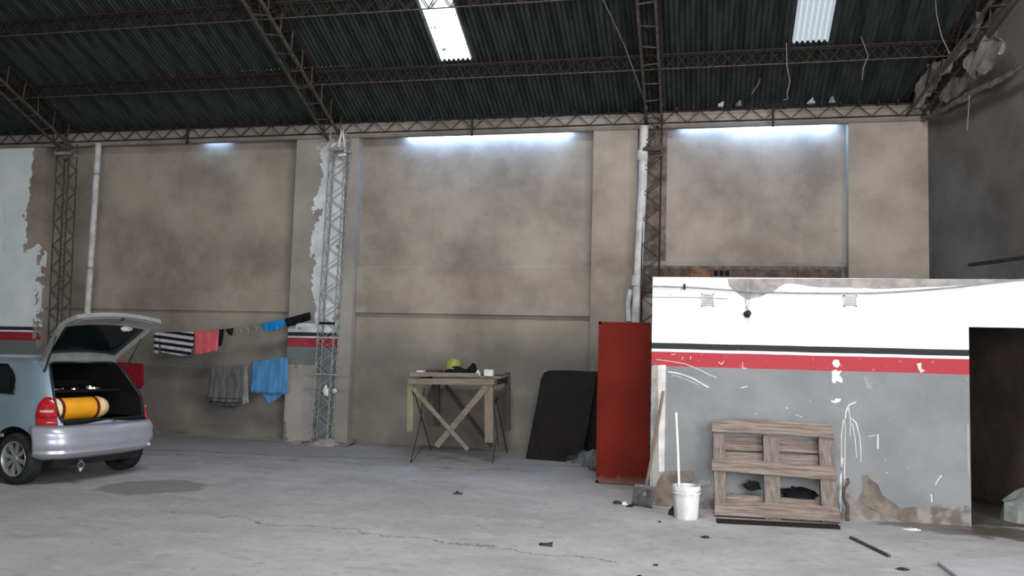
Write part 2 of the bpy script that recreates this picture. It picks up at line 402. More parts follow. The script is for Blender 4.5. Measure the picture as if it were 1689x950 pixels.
# skirting ledge of old mortar on the floor along the wall
sk = MB()
for x0, x1, yy, h in ((-11.5, -6.6, 13.25, .05), (-6.6, -5.6, 13.0, .09), (-5.6, -1.4, 13.3, .035)):
    n = 24
    sk.grid(lambda u, v: (x0+(x1-x0)*u, 13.52-(13.52-yy)*v+.05*noise.noise(Vector((u*9, x0, 0))), max(.0, h*(1-v)**1.3)+.002+.012*noise.noise(Vector((u*30+x0, v*3, 1)))*(1-v)), n, 4)
struct('trim_1', sk, 'beam', smooth=True)
# bricks showing below the plaster above the annex
random.seed(3)
for row in range(2):
    x = -.92+row*.12
    while x < 2.0:
        L = .30
        ob = row == 1 and -.45 < x < .05
        z0 = 2.60+row*.195
        b = obj('brick', MB().box(x, x+L, 13.40+random.uniform(-.008, .01), 13.52, z0, z0+.18), 'brick' if ob else 'brick_dark', parent=wall, bevel=.006)
        if row == 1 and .15 < x < .47 and not ob:
            for k in range(3):
                obj('brick_hole', MB().box(x+.035+k*.085, x+.095+k*.085, 13.385, 13.41, z0+.07, z0+.15), 'hole', parent=b)
        x += L+.018
wpart('mortar_bed', (-.98, 2.12, 13.44, 13.5, 2.55, 3.02), 'mortar_dark')
# right oblique gable wall
rw = MB()
ys = [13.6, 12, 10, 8, 6, 4.1]
pts = [(rwx(y), y, 0) for y in ys]
top = [(rwx(y), y, rz_(y)-.03) for y in ys]
for i in range(len(ys)-1):
    a, b, c, d = Vector(pts[i]), Vector(pts[i+1]), Vector(top[i+1]), Vector(top[i])
    o = Vector((.25, .07, 0)); rw.add([a, b, c, d, a+o, b+o, c+o, d+o], [(0, 1, 2, 3), (4, 7, 6, 5), (0, 4, 5, 1), (3, 2, 6, 7), (0, 3, 7, 4), (1, 5, 6, 2)])
rwall = struct('wall_right', rw, 'rightwall')
# right wall towards the viewer: carries the wide side gate the daylight comes through
y0, y1 = 4.1, -.6
g = MB().bar((rwx(y0)+.1, y0, 6.9), (rwx(y1)+.1, y1, 6.9), .22, 4.6)
g.bar((rwx(y1)+.1, y1, 4.3), (rwx(-6)+.1, -6, 4.3), .22, 9.8)
obj('gate_wall', g, 'rightwall', parent=rwall)
struct('wall_left', MB().box(-17.7, -17.5, -6, 14, 0, 9.6), 'plaster')
fr = MB().box(-17.5, -3.0, -6.2, -6, 0, 7.2).box(5.8, 9.5, -6.2, -6, 0, 7.2).box(-3.0, 5.8, -6.2, -6, 4.8, 7.2)
struct('wall_front', fr, 'plaster')
# ------------------------------------------------------------------ roof of corrugated sheets
SW, NC = .514, 7
def sheet_mesh(ya, yb, width=SW, lift=0.0, ncor=NC, seg=6, amp=.022, rows=1):
    mb = MB(); za, zb = rz_(ya)+lift, rz_(yb)+lift; n = ncor*seg
    width *= (ncor+.45)/ncor; ncor = ncor+.45; n += 3
    mb.grid(lambda u, v: (u*width, ya+(yb-ya)*v, za+(zb-za)*v+amp*math.sin(2*PI*ncor*u)), n, rows)
    return mb.mesh('roof_sheet', None, True, 180)
ceil = bpy.data.objects.new('ceiling', None); C.objects.link(ceil); ceil['kind'] = 'structure'
rows = [(13.85, 12.14, .02), (12.19, 10.40, .027), (10.45, 7.3, .02), (7.35, 4.0, .034)]
for ri, (ya, yb, lift) in enumerate(rows):
    me = sheet_mesh(ya, yb, lift=lift); mes = None
    me.materials.append(MAT['roof'])
    for i in range(-26, 20):
        x = -3.96+i*SW
        if x > rwx(yb)+.6: continue
        clear = (ri == 1 and i in (0, 10)) or (ri == 2 and i in (0, 10, -14))
        m2 = me
        if clear:
            m2 = me.copy(); m2.materials.clear(); m2.materials.append(MAT['sky_clear' if i == 0 else 'sky_dim'])
        o = bpy.data.objects.new('skylight_sheet' if clear else 'roof_sheet', m2); C.objects.link(o); o.parent = ceil
        o.location = (x, 0, .004*(i % 2))
        if clear: o['label'] = 'bright translucent corrugated sheet' if i == 0 else 'dull translucent corrugated sheet'
fs = MB(); 
fs.grid(lambda u, v: (-17.5+27*u, 4-(10.2)*v, rz_(4)-.4245*10.2*v+.02+.0105*math.sin(2*PI*u*27/.0734)), 1400, 1)
o = obj('front_roof_slope', fs, 'roof', parent=ceil, smooth=True, angle=180); o['kind'] = 'stuff'

# ------------------------------------------------------------------ steel trusses
def zig(mb, p, q, off, step, r, upv=None):
    """zigzag bars between line p-q and the same line moved by off"""
    p, q, off = Vector(p), Vector(q), Vector(off); L = (q-p).length; n = max(2, int(L/step)); s = 0
    for i in range(n):
        a = p+(q-p)*(i/n); b = p+(q-p)*((i+1)/n)
        if s: a = a+off
        else: b = b+off
        mb.bar(a, b, r, r); s = 1-s
    return mb
def purlin(y, label, dep=.2, x0=-17.4, lat=True):
    x1 = rwx(y)-.05; z = rz_(y)-.035
    t = thing('roof_purlin', label, 'purlin', (x0, y, z-dep), group=None)
    obj('top_chord', MB().bar((x0, y-.04, z), (x1, y-.04, z), .022, .022), 'rust', t)
    obj('top_chord', MB().bar((x0, y+.04, z), (x1, y+.04, z), .022, .022), 'rust', t)
    obj('bottom_chord', MB().bar((x0, y, z-dep), (x1, y, z-dep), .014, .014), 'rust_dust', t)
    mb = MB(); zig(mb, (x0, y-.04, z), (x1, y-.04, z), (0, .04, -dep), .16, .012); zig(mb, (x0+.08, y+.04, z), (x1, y+.04, z), (0, -.04, -dep), .16, .012)
    obj('web', mb, 'rust', t, kind='stuff'); return t
purlin(12.2, 'lower lattice roof purlin nearest the back wall, crossing under the lap of sheets')
purlin(10.86, 'upper lattice roof purlin crossing below the bright skylight top', .22)
t = thing('eave_lattice', 'rusty lattice girder running along the top of the back wall under the eave', 'girder', (-17.4, 13.16, 5.2))
x0, x1 = -17.4, 3.2
for zz in (5.225, 5.40): obj('chord', MB().bar((x0, 13.16, zz), (x1, 13.16, zz), .02, .02), 'rust', t)
zb = MB(); zig(zb, (x0, 13.16, 5.225), (x1, 13.16, 5.225), (0, 0, .175), .19, .012)
obj('web', zb, 'rust', t, kind='stuff')
k = x0+.3
while k < x1:
    obj('stub', MB().box(k, k+.025, 13.1, 13.24, 5.40, 5.455), 'rust', t); k += .265
for q in (309, 778, 1275):
    p = AT(q, 225, 13.1); obj('hanger_plate', MB().box(p.x-.015, p.x+.015, 13.08, 13.12, 5.10, 5.46), 'rust', t)
# light mortar lumps and rags on top of the beam
for i, (q, yy) in enumerate([(1190, 189), (1218, 190), (1338, 180), (1372, 177)]):
    p = AT(q, yy, 13.2); one('rubble_lump', MB().lump((p.x, 13.2, 5.46), .05, .04, .07, i, amp=.5), 'mortar' if i % 2 else 'white_worn',
        ['small pale lump on the eave girder, nearest the tall column', 'second pale lump along the eave girder right of the column', 'flat pale lump on the eave girder below the dull skylight', 'rightmost pale lump standing on the eave girder'][i], 'lump', 'pale lumps on the eave girder', smooth=True)
def rafter(xc, label, wd=.26, dep=.36, vis=True, xs=None):
    ya, yb = 13.25, 4.2
    f = xs or (lambda y: xc)
    t = thing('roof_truss', label, 'truss', (xc, ya, rz_(ya)-dep-.3))
    def P(sx, y, d): return Vector((f(y)+sx*wd/2, y, rz_(y)-.05-d))
    for sx in (-1, 1):
        for d in (0, dep):
            obj('chord', MB().bar(P(sx, ya, d), P(sx, yb, d), .035, .035), 'rust_dust' if d else 'rust', t)
    y = ya-.15; i = 0
    while y > yb:
        st = .36
        if y > 9.6:
            obj('rung', MB().bar(P(-1, y, dep), P(1, y+random.uniform(-.04, .04), dep), .016, .016), 'rust_dust', t)
            obj('rung', MB().bar(P(1, y, dep), P(1, y+random.uniform(-.06, .06), 0), .016, .016), 'rust_dust', t)
            obj('rung', MB().bar(P(-1, y, dep), P(-1, y-st*.5, 0), .016, .016), 'rust', t)
            obj('rung', MB().bar(P(1, y, 0), P(1, y-st, dep), .013, .013), 'rust', t)
        y -= st
    mb = MB(); zig(mb, P(-1, ya, 0), P(-1, yb, 0), (wd, 0, 0), .3, .014); zig(mb, P(-1, 9.6, dep), P(-1, yb, dep), (wd, 0, 0), .3, .014)
    obj('web', mb, 'rust', t, kind='stuff'); return t
rafter(-11.45, 'leftmost box lattice roof truss, dark and dusty')
rafter(-6.12, 'second box lattice roof truss from the left, above the whitewashed pier')
rafter(-.74, 'middle box lattice roof truss rising over the pipe beside the red door', .24, .26)
rafter(rwx(13)-.15, 'rightmost box lattice truss following the right gable wall', .22, .26, xs=lambda y: rwx(y)-.20)

def column(xt, xb, label, mat, wd, ztop, zbot=0, yc=13.13, dep=.2, step=.2):
    t = thing('lattice_column', label, 'column', (xb, yc, zbot))
    def P(sx, sy, z):
        u = (z-zbot)/(ztop-zbot); return Vector((xb+(xt-xb)*u+sx*wd/2, yc+sy*dep/2, z))
    for sx in (-1, 1):
        for sy in (-1, 1): obj('upright', MB().bar(P(sx, sy, zbot), P(sx, sy, ztop), .018, .018), mat, t)
    for sy in (-1, 1):
        z = zbot+.1; s = 1
        while z+step < ztop:
            obj('lacing_bar', MB().bar(P(-s, sy, z), P(s, sy, z+step), .010, .010), mat, t)
            z += step; s = -s
    mb = MB()
    for sx in (-1, 1): 
        z = zbot+.1; s = 1
        while z+step < ztop: mb.bar(P(sx, -s, z), P(sx, s, z+step), .009, .009); z += step; s = -s
    obj('side_lacing', mb, mat, t, kind='stuff'); return t, P
c1, P1 = column(-11.33, -11.2, 'leftmost lattice column, brown and dusty, beside the left white pipe', 'rust_dust', .26, 5.2)
c2, P2 = column(-5.97, -6.08, 'lattice column in front of the whitewashed pier, standing full height to the floor', 'galv', .28, 5.2)
c3, P3 = column(-.75, -.78, 'brown lattice column right of the long white pipe, rising behind the annex', 'rust', .26, 5.4)
obj('tie_plate', MB().box(-6.15, -5.88, 12.99, 13.02, 1.98, 2.02), 'black', c2)
def gusset(P, t, z):
    mb = MB(); mb.bar(P(-1.15, -1.1, z), P(1.25, -1.1, z), .05, .05); mb.bar(P(-1.15, 1, z), P(1.2, 1, z), .04, .04)
    obj('bracket', mb, 'galv' if t is not c3 else 'rust_dust', t)
    mb = MB(); mb.bar(P(.55, -1.2, z+.36), P(1.1, -1.2, z-.05), .03, .02); mb.bar(P(.55, -1.2, z+.36), P(.2, -1.2, z), .03, .02); mb.bar(P(.3, -1.2, z-.12), P(1.2, -1.2, z-.10), .06, .04)
    mb.bar(P(-1, -1.1, z), P(-.2, -1.2, z+.1), .035, .03)
    obj('gusset', mb, 'white_worn' if t is c2 else 'rust_dust', t)
gusset(P1, c1, 4.98); gusset(P2, c2, 4.92); gusset(P3, c3, 4.78)
obj('footing', MB().lump((-6.08, 13.08, 0), .34, .2, .10, 5, 14, .4), 'mortar', c2, smooth=True)
one('steel_rod', MB().tube([AT(503, 617, 12.98), AT(540, 617.5, 12.98), AT(576, 620, 12.98)], .014, 6), 'galv', 'thin horizontal steel rod tied across the lattice column above the floor', 'rod')
one('hanging_rag', MB().lump(AT(537, 645, 12.97), .05, .02, .08, 3, 10, .4, False), 'white', 'small white rag hanging inside the lattice column, below the rod', 'rag', smooth=True)
one('bottle_holder', MB().lump(AT(551, 644, 12.97), .045, .02, .035, 9, 10, .4, False), 'white_worn', 'small pale scrap tied to the lattice column, right of the white rag', 'scrap', smooth=True)
# pipes
p = [AT(162, 240, 13.1), AT(155, 350, 13.1), AT(149, 440, 13.1), AT(145, 500, 13.1), AT(139, 600, 13.1), AT(134, 716, 13.1)]
t = thing('drain_pipe', 'long white drain pipe left of the first grey wall panel', 'pipe', (p[-1].x, 13.1, 0))
obj('pipe', MB().tube([(p[0].x, 13.1, 5.16)]+p+[(p[-1].x-.01, 13.1, 0)], .055, 12), 'pvc', t, smooth=True)
for z in (1.2, 2.9, 4.6):
    q = -10.78-.0*z; x = p[-1].x+(p[0].x-p[-1].x)*z/5.15; obj('clamp', MB().lathe([(.062, -.02), (.062, .02)], (x, 13.1, z), 12), 'pvc_grey', t)
p = [AT(1062, 225, 13.08), AT(1060, 300, 13.08), AT(1055, 400, 13.08), AT(1050, 500, 13.08), AT(1047, 560, 13.08)]
t = thing('drain_pipe', 'dirty white drain pipe running down to behind the red door', 'pipe', (p[-1].x, 13.08, 0))
xb = p[-1].x-.10
obj('pipe', MB().tube([(p[0].x, 13.08, 5.16)]+p+[(xb, 13.08, 0)], .068, 12), 'pvc', t, smooth=True)
for z in (2.75, 4.7): obj('socket', MB().lathe([(.08, -.08), (.08, .08)], (-.90-.03*(4.9-z)/1.0, 13.08, z), 12), 'pvc', t)
obj('elbow', MB().tube([AT(1040, 478, 13.15), AT(1036, 500, 13.15), AT(1037, 530, 13.15)], .04, 8), 'pvc', t, smooth=True)

# cables from the roof
one('stay_cable', MB().tube([AT(995, 0, 10.2), AT(1030, 75, 11.6), (AT(1068, 180, 13.0))], .008, 5), 'rope', 'thin pale stay cable slanting down to the middle lattice column', 'cable')
def roofpt(x, y, drop=0): q = PL(x, y, Vector((0, 13.5, 5.44)), Vector((0, math.sin(R(23)), math.cos(R(23))))); return q
def wire(pts, Y, lab, r=.006):
    return one('dangling_wire', MB().tube([AT(a, b, Y) for a, b in pts], r, 5), 'rope', lab, 'wire')
wire([(1297, 70), (1298, 108), (1303, 135), (1298, 155), (1300, 163), (1292, 165)], 12.1, 'thin loose wire dangling below the dull skylight, with a knot')
wire([(1420, 60), (1432, 92), (1424, 112), (1422, 132)], 12.1, 'second thin wire dangling from the purlin, right of the knotted one')
wire([(1543, 0), (1545, 25), (1553, 60), (1566, 88)], 11.5, 'long loose wire hanging near the right gable truss')
wire([(1599, 158), (1597, 190), (1595, 215)], 11.4, 'short pale wire hanging down against the right wall')
wire([(1240, 155), (1250, 140), (1254, 130)], 12.5, 'short slanting wire under the sheets above the right panel')
# rough mortar fillet between roof and right wall
def fillet(poly, Y, mat, name, th, seed, lab, wobble=.0):
    P = [AT(a, b, yy) for (a, b), yy in zip(poly, Y)]
    mb = MB(); c = sum(P, Vector())/len(P); n = len(P)
    out = []
    for i in range(n):
        for k in range(6):
            q = P[i].lerp(P[(i+1) % n], k/6); out.append(q+Vector((wobble*.7*noise.noise(q*9+Vector((0, seed, 0))), 0, wobble*(noise.noise(q*6+Vector((seed, 0, 0)))+.8*noise.noise(q*17)))))
    mb.prism(out, (.04, th, .02)); return obj(name, mb, mat, rwall, label=lab)
fillet([(1502, 178), (1513, 140), (1530, 108), (1560, 92), (1600, 62), (1612, 22), (1622, 20), (1612, 60), (1585, 92), (1560, 118), (1535, 150), (1517, 183)], [13.2, 12.9, 12.6, 12.4, 11.9, 11.4, 11.4, 11.8, 12.0, 12.3, 12.8, 13.2], 'mortar_mid', 'mortar_fillet', .12, 1, 'pale mortar fillet under the roof edge', .07)
fillet([(1594, 92), (1625, 62), (1655, 58), (1660, 66), (1648, 92), (1628, 122), (1606, 131), (1594, 118)], [11.7, 11.3, 10.9, 10.9, 11.0, 11.3, 11.6, 11.7], 'mortar_mid', 'mortar_patch', .06, 2, 'light mortar patch on top of the right wall', .10)
fillet([(1548, 160), (1570, 130), (1590, 128), (1600, 140), (1560, 172)], [12.7, 12.3, 12.0, 11.9, 12.5], 'mortar_dark', 'mortar_patch', .10, 3, 'grey mortar patch', .04)
fillet([(1520, 195), (1560, 172), (1610, 145), (1660, 120), (1700, 98), (1700, 106), (1660, 130), (1610, 156), (1560, 182), (1523, 201)], [13.2, 12.4, 11.7, 11.1, 10.7, 10.7, 11.1, 11.7, 12.4, 13.2], 'mortar_dark', 'top_ledge', .06, 4, 'dark ledge line of the right wall', .03)
for i, (a, b) in enumerate([(1576, 126), (1568, 133)]):
    pass
one('iron_bar', MB().bar(AT(1600, 437, 10.6), AT(1695, 424, 9.3), .05, .035), 'litter', 'dark iron bar sticking out along the right wall above the annex', 'bar')

# ------------------------------------------------------------------ ANNEX
AY = 9.4; AX = -.52
an = MB().box(AX, 2.65, AY, AY+.14, 0, 2.47).box(2.65, 3.55, AY, AY+.14, 1.985, 2.47).box(3.55, rwx(AY)+.1, AY, AY+.14, 0, 2.47)
annex = struct('wall_annex', an, 'annex')
def apart(name, mb, mat, **k): return obj(name, mb, mat, parent=annex, **k)
wpart('stained_strip', (-.97, -.55, WY-.022, WY, 3.1, 5.17), 'stain')
apart('side_wall', MB().box(AX, AX+.13, AY+.14, 13.3, 0, 2.47), 'annex')
apart('roof_slab', MB().box(AX+.02, rwx(12), AY+.14, 13.26, 2.38, 2.46), 'mortar')
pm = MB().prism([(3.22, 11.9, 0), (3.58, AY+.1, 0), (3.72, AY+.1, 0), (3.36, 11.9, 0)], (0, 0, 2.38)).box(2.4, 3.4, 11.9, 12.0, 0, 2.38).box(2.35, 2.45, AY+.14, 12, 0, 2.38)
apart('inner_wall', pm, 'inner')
def AP(x, y, d=0): q = AT(x, y, AY-d); return q
def decal(pts, mat, name, d=.004, jit=0, seed=0, label=None, sub=3):
    P = [AT(a, b, AY) for a, b in pts]; out = []; n = len(P)
    for i in range(n):
        for k in range(sub if jit else 1):
            q = P[i].lerp(P[(i+1) % n], k/sub); q = q+Vector((noise.noise(q*14+Vector((seed, 0, 0))), 0, noise.noise(q*14+Vector((0, seed+7, 0)))))*jit
            q.y = AY-d; out.append(q)
    return apart(name, MB().prism(out, (0, d+.002, 0)), mat, label=label)
# grey fallen-plaster area along the top edge
decal([(1200, 459.5), (1203, 470), (1212, 480), (1222, 488), (1236, 493), (1252, 490), (1268, 484), (1282, 476), (1294, 468), (1330, 471), (1365, 475), (1400, 474), (1440, 476), (1480, 475), (1515, 474), (1560, 471), (1600, 470), (1640, 465), (1689, 460)], 'plaster_exposed', 'bare_plaster', .006, .012, 1, 'bare grey plaster where the white paint fell off')
decal([(1422, 783), (1430, 782), (1440, 792), (1449, 800), (1456, 818), (1470, 826), (1484, 838), (1512, 836), (1514, 860), (1490, 862), (1460, 850), (1436, 838), (1415, 826), (1424, 806)], 'plaster_brown', 'bare_render', .006, .012, 2, 'bare brown render low on the wall')
decal([(1393, 812), (1415, 826), (1440, 842), (1470, 852), (1490, 862), (1400, 856), (1396, 838)], 'mortar', 'mortar_patch', .010, .012, 3, 'pale mortar patch at the foot of the wall')
decal([(1082, 800), (1090, 783), (1100, 776), (1142, 777), (1146, 790), (1128, 800), (1112, 836), (1074, 836), (1074, 820)], 'plaster_brown', 'bare_render', .008, .014, 4, 'bare brown render behind the bucket')
decal([(1148, 800), (1158, 792), (1172, 792), (1170, 798), (1156, 803)], 'plaster_exposed', 'paint_smear', .006, .012, 5)
decal([(1085, 602), (1098, 602), (1097, 690), (1096, 778), (1087, 778), (1086, 690)], 'white_worn', 'white_strip', .005, .003, 6, 'vertical white painted strip')
decal([(1076, 602), (1084, 602), (1083, 700), (1075, 800), (1074, 700)], 'plaster_exposed', 'paint_chip', .003, .012, 9)
def stroke(pts, wpx, name='paint_streak', mat='white_paint'):
    P = [AP(a, b) for a, b in pts]; mb = MB()
    for i in range(len(P)-1):
        a, b = P[i].copy(), P[i+1].copy(); a.y = b.y = AY-.002; d = (b-a); n = Vector((-d.z, 0, d.x)).normalized()
        wa = wpx*.0040*(.5+.8*abs(noise.noise(a*9))); wb = wpx*.0040*(.5+.8*abs(noise.noise(b*9)))
        mb.add([a-n*wa, a+n*wa, b+n*wb, b-n*wb, a-n*wa+Vector((0, .003, 0)), a+n*wa+Vector((0, .003, 0)), b+n*wb+Vector((0, .003, 0)), b-n*wb+Vector((0, .003, 0))], [(0, 1, 2, 3), (4, 7, 6, 5), (0, 3, 7, 4), (1, 5, 6, 2), (0, 4, 5, 1), (3, 2, 6, 7)])
    return apart(name, mb, mat)
stroke([(1083, 593), (1100, 595), (1130, 600), (1150, 608), (1170, 618), (1182, 623)], .9)
stroke([(1102, 613), (1115, 615), (1130, 619), (1145, 625), (1158, 633), (1169, 639)], 2.4)
stroke([(1108, 618), (1122, 622), (1140, 629), (1152, 635)], .8)
stroke([(1412, 663), (1400, 668), (1395, 680), (1394, 700)], 2.2); stroke([(1391, 692), (1388, 720), (1388, 760), (1387, 845)], 1.6)
stroke([(1395, 690), (1394, 725), (1393, 790), (1392, 815)], 1.3); stroke([(1402, 688), (1412, 697), (1418, 720), (1420, 740), (1420, 762)], 1.3)
stroke([(1406, 698), (1410, 720), (1413, 755)], 1.0); stroke([(1390, 755), (1386, 790), (1385, 830)], 1.4); stroke([(1399, 670), (1403, 695), (1402, 720)], 1.2)
stroke([(1448, 716), (1448, 740)], 2.0); stroke([(1432, 720), (1444, 718)], .8); stroke([(1553, 784), (1545, 795), (1543, 800)], 1.6); stroke([(1536, 815), (1537, 828)], 1.8)
stroke([(1222, 640), (1233, 637)], 1.8); stroke([(1184, 578.5), (1190, 580)], 1.4); stroke([(1185, 597), (1190, 601), (1194, 596)], 1.3); stroke([(1296, 672), (1300, 674)], 1.8); stroke([(1312, 684), (1324, 688)], .9)
stroke([(1107, 585), (1114, 584)], 1); stroke([(1126, 588), (1126, 593)], 1); stroke([(1139, 587), (1139, 593)], 1.2); stroke([(1225, 597), (1225, 607), (1232, 608)], .9)
stroke([(1596.5, 700), (1597.5, 780)], .7)
decal([(1376, 593), (1383, 593), (1386, 600), (1382, 606), (1375, 605), (1372, 599)], 'white_paint', 'paint_splash', .005, .006, 11)
decal([(1372, 612), (1379, 609), (1381, 612), (1388, 611), (1384, 618), (1390, 625), (1389, 632), (1380, 628), (1378, 632), (1372, 630)], 'white_paint', 'paint_splash', .005, .004, 12)
decal([(1370, 660), (1376, 661), (1378, 657), (1387, 658), (1386, 662), (1378, 665), (1371, 663)], 'white_paint', 'paint_splash', .004, .003, 13)
decal([(1424, 622), (1440, 620), (1446, 628), (1438, 634), (1440, 644), (1430, 640)], 'pvc_grey', 'paint_splash', .003, .006, 15)
decal([(1512, 599), (1520, 598), (1519, 608), (1526, 612), (1518, 615), (1514, 607)], 'white_worn', 'paint_splash', .003, .006, 16)
# conduit, vents, hanging lamp holder
cp = [(1075, 472), (1110, 473), (1140, 474), (1200, 478), (1260, 482), (1320, 483.5), (1380, 484), (1440, 483.5), (1480, 481.5), (1530, 478), (1580, 473.5), (1640, 466), (1689, 461), (1720, 456)]
one('cable_conduit', MB().tube([AP(a, b, .02) for a, b in cp], .010, 8), 'pvc_grey', 'thin grey conduit sagging along the top of the annex wall', 'conduit', smooth=True)
cl = AP(1129, 473, .02); one('conduit_clip', MB().box(cl.x-.012, cl.x+.012, AY-.035, AY, cl.z-.03, cl.z+.03), 'litter', 'small dark clip holding the grey conduit near the left corner', 'clip')
one('old_cable', MB().tube([AP(a, b, .006) for a, b in [(1077, 490), (1120, 490), (1160, 491), (1200, 493)]], .0035, 5), 'rope', 'faint thin cable running along the white wall left of the bare patch', 'cable')
def vent(x0_, y0_, x1_, y1_, lab):
    a = AP(x0_, y0_, .0); b = AP(x1_, y1_, .0); t = thing('vent_grille', lab, 'vent', ((a.x+b.x)/2, AY, b.z), group='louvred vents on the annex wall')
    W_, H_ = b.x-a.x, a.z-b.z
    f = MB(); 
    for bx in ((a.x, b.x, b.z, b.z+.012), (a.x, b.x, a.z-.012, a.z), (a.x, a.x+.012, b.z, a.z), (b.x-.012, b.x, b.z, a.z)): f.box(bx[0], bx[1], AY-.014, AY, bx[2], bx[3])
    obj('frame', f, 'white_worn', t); obj('backing', MB().box(a.x+.01, b.x-.01, AY-.003, AY, b.z+.01, a.z-.01), 'plaster_exposed', t)
    for i in range(6):
        z = b.z+.02+(H_-.035)*i/5.4
        obj('louvre', MB().prism([(a.x+.012, AY-.012, z), (b.x-.012, AY-.012, z), (b.x-.012, AY-.003, z+.012), (a.x+.012, AY-.003, z+.012)], (0, .002, .004)), 'white_worn', t)
vent(1157, 484, 1178, 506, 'small white louvred vent left of the hanging lamp holder'); vent(1391, 487, 1413, 506, 'small white louvred vent right of the hanging lamp holder')
lp = AP(1233, 518, .05)
t = thing('lamp_holder', 'black round lamp holder hanging on twisted wires from the bare plaster patch', 'lamp', (lp.x, lp.y, lp.z-.04))
obj('socket', MB().lump(lp, .038, .032, .042, 2, 12, .2, False), 'litter', t, smooth=True)
for i, q in enumerate([[(1230, 462), (1231, 480), (1229, 496), (1233, 514)], [(1241, 462), (1238, 480), (1236, 497), (1233, 512)], [(1234, 490), (1230, 498), (1231, 510)]]):
    obj('wire', MB().tube([AP(a, b, .03) for a, b in q], .003, 5), 'rope', t)

# red sheet-metal door standing open behind the annex corner
dx0, dx1, dy = -1.262, -.61, 10.74
door = struct('door_1', MB().box(dx0, dx1, dy, dy+.035, .012, 2.02), 'door', bevel=.004)
door['label'] = 'tall red oxide sheet metal door'
f = MB()
for b in ((dx0, dx0+.03, .012, 2.02), (dx0, dx1, 1.99, 2.02), (dx0, dx1, .012, .04)): f.box(b[0], b[1], dy-.006, dy, b[2], b[3])
obj('edge_frame', f, 'door', door)
obj('lock_hole', MB().box(dx0+.05, dx0+.085, dy-.004, dy+.001, .98, .995), 'litter', door)
for z in (.3, 1.0, 1.75): obj('hinge', MB().lathe([(.016, -.05), (.016, .05)], (dx1+.012, dy-.01, z), 8), 'rust', door)
obj('hinge_post', MB().box(dx1+.015, dx1+.09, dy-.02, dy+.04, 0, 2.2), 'rust', door)

# ------------------------------------------------------------------ CAR
CA = R(169.6)
car = thing('hatchback_car', 'silver blue hatchback parked at the left with its tailgate wide open', 'car', (-6.69, 8.735, 0), CA)
MAT['paint'] = (lambda m: (m.col(m.mix(m.noise(2, 3).ss(.3, .7), (.30, .41, .47), (.35, .46, .53))), m.b.inputs.__getitem__('Coat Weight').__setattr__('default_value', .5), m.mat)[-1])(MT('silver_blue_paint', .32, .55))
MAT['bumper'] = (lambda m: (m.col(m.mix(m.noise(2, 3).ss(.3, .7), (.36, .36, .41), (.43, .43, .48))), m.b.inputs.__getitem__('Coat Weight').__setattr__('default_value', .4), m.mat)[-1])(MT('bumper_reflection_paint', .34, .4))  # lilac of the rear reflection is put into the bumper colour
MAT['primer'] = plain('tailgate_inner_paint', (.26, .265, .255), .55, .1, .15, 4, 0)
MAT['glass'] = plain('dark_car_glass', (.004, .008, .009), .08, 0, .1, 3, 0)
MAT['taillight'] = (lambda m: (m.col(m.mix(m.noise(30, 2).ss(.4, .6), (.33, .004, .012), (.42, .012, .02))), m.b.inputs.__getitem__('Coat Weight').__setattr__('default_value', 1.0), m.mat)[-1])(MT('tail_light_red', .25))
MAT['lightclear'] = plain('tail_light_clear', (.55, .35, .35), .25, 0, .2, 20, 0)
MAT['tyre'] = plain('tyre_rubber', (.022, .023, .024), .8, 0, .3, 20, .2)
MAT['alloy'] = plain('alloy_wheel', (.42, .43, .42), .35, .7, .15, 8, 0)
MAT['chrome'] = plain('chrome_ring', (.75, .75, .75), .12, 1, .05, 8, 0)
MAT['tank'] = plain('orange_cylinder_paint', (.80, .33, .015), .4, 0, .06, 6, 0)
MAT['tankcap'] = plain('cream_cylinder_end', (.72, .52, .30), .45, 0, .2, 6, 0)
MAT['darkred'] = plain('dark_red_strap', (.09, .008, .008), .6, 0, .2, 6, 0)
MAT['carpet'] = plain('black_boot_carpet', (.009, .009, .010), .95, 0, .2, 30, 0)
# plan outline of the body at height z: xr rear, xf front, w half width
LV = [(.20, .30, 3.40, .60), (.27, .14, 3.55, .72), (.34, .02, 3.69, .79), (.46, .0, 3.72, .805), (.58, .02, 3.72, .81), (.68, .055, 3.68, .81), (.78, .09, 3.55, .80), (.86, .115, 3.15, .79), (.93, .14, 2.82, .775),
      (.97, .165, 2.72, .755), (1.08, .245, 2.52, .715), (1.20, .335, 2.30, .665), (1.30, .42, 2.10, .62), (1.36, .50, 1.95, .575), (1.395, .62, 1.80, .50), (1.415, .85, 1.55, .35)]
def lerp_lv(z):
    for a, b in zip(LV, LV[1:]):
        if z <= b[0] or b is LV[-1]:
            u = max(0, min(1, (z-a[0])/(b[0]-a[0]))); return [a[i]+(b[i]-a[i])*u for i in (1, 2, 3)]
NP = 64
def plan(z, u, out=0.0):
    """u in 0..1 round the outline; 0 = rear centre, going to the car's left (+y)"""
    xr, xf, w = lerp_lv(z); xc = (xr+xf)/2; a = (xf-xr)/2+out; b = w+out; t = PI+2*PI*-u
    c, s = math.cos(t), math.sin(t); e = 2/7.0
    x = xc+a*math.copysign(abs(c)**e, c); y = b*math.copysign(abs(s)**e, s)
    x += (.05*(y/w)**2 if c < 0 else -.10*(y/w)**2)
    return Vector((x, y, z))
body = MB(); vs = []
zs = []
for a, b in zip(LV, LV[1:]):
    zs += [a[0], (a[0]+b[0])/2]
zs.append(LV[-1][0])
US = []
for k in range(NP):   # denser at the corners
    t = k/NP; US.append(t)
for z in zs:
    for u in US: vs.append(plan(z, u))
nz = len(zs); fs_ = []
for i in range(nz-1):
    for k in range(NP): fs_.append((i*NP+k, i*NP+(k+1) % NP, (i+1)*NP+(k+1) % NP, (i+1)*NP+k))
fs_ += [tuple(range(NP)), tuple((nz-1)*NP+k for k in range(NP-1, -1, -1))]
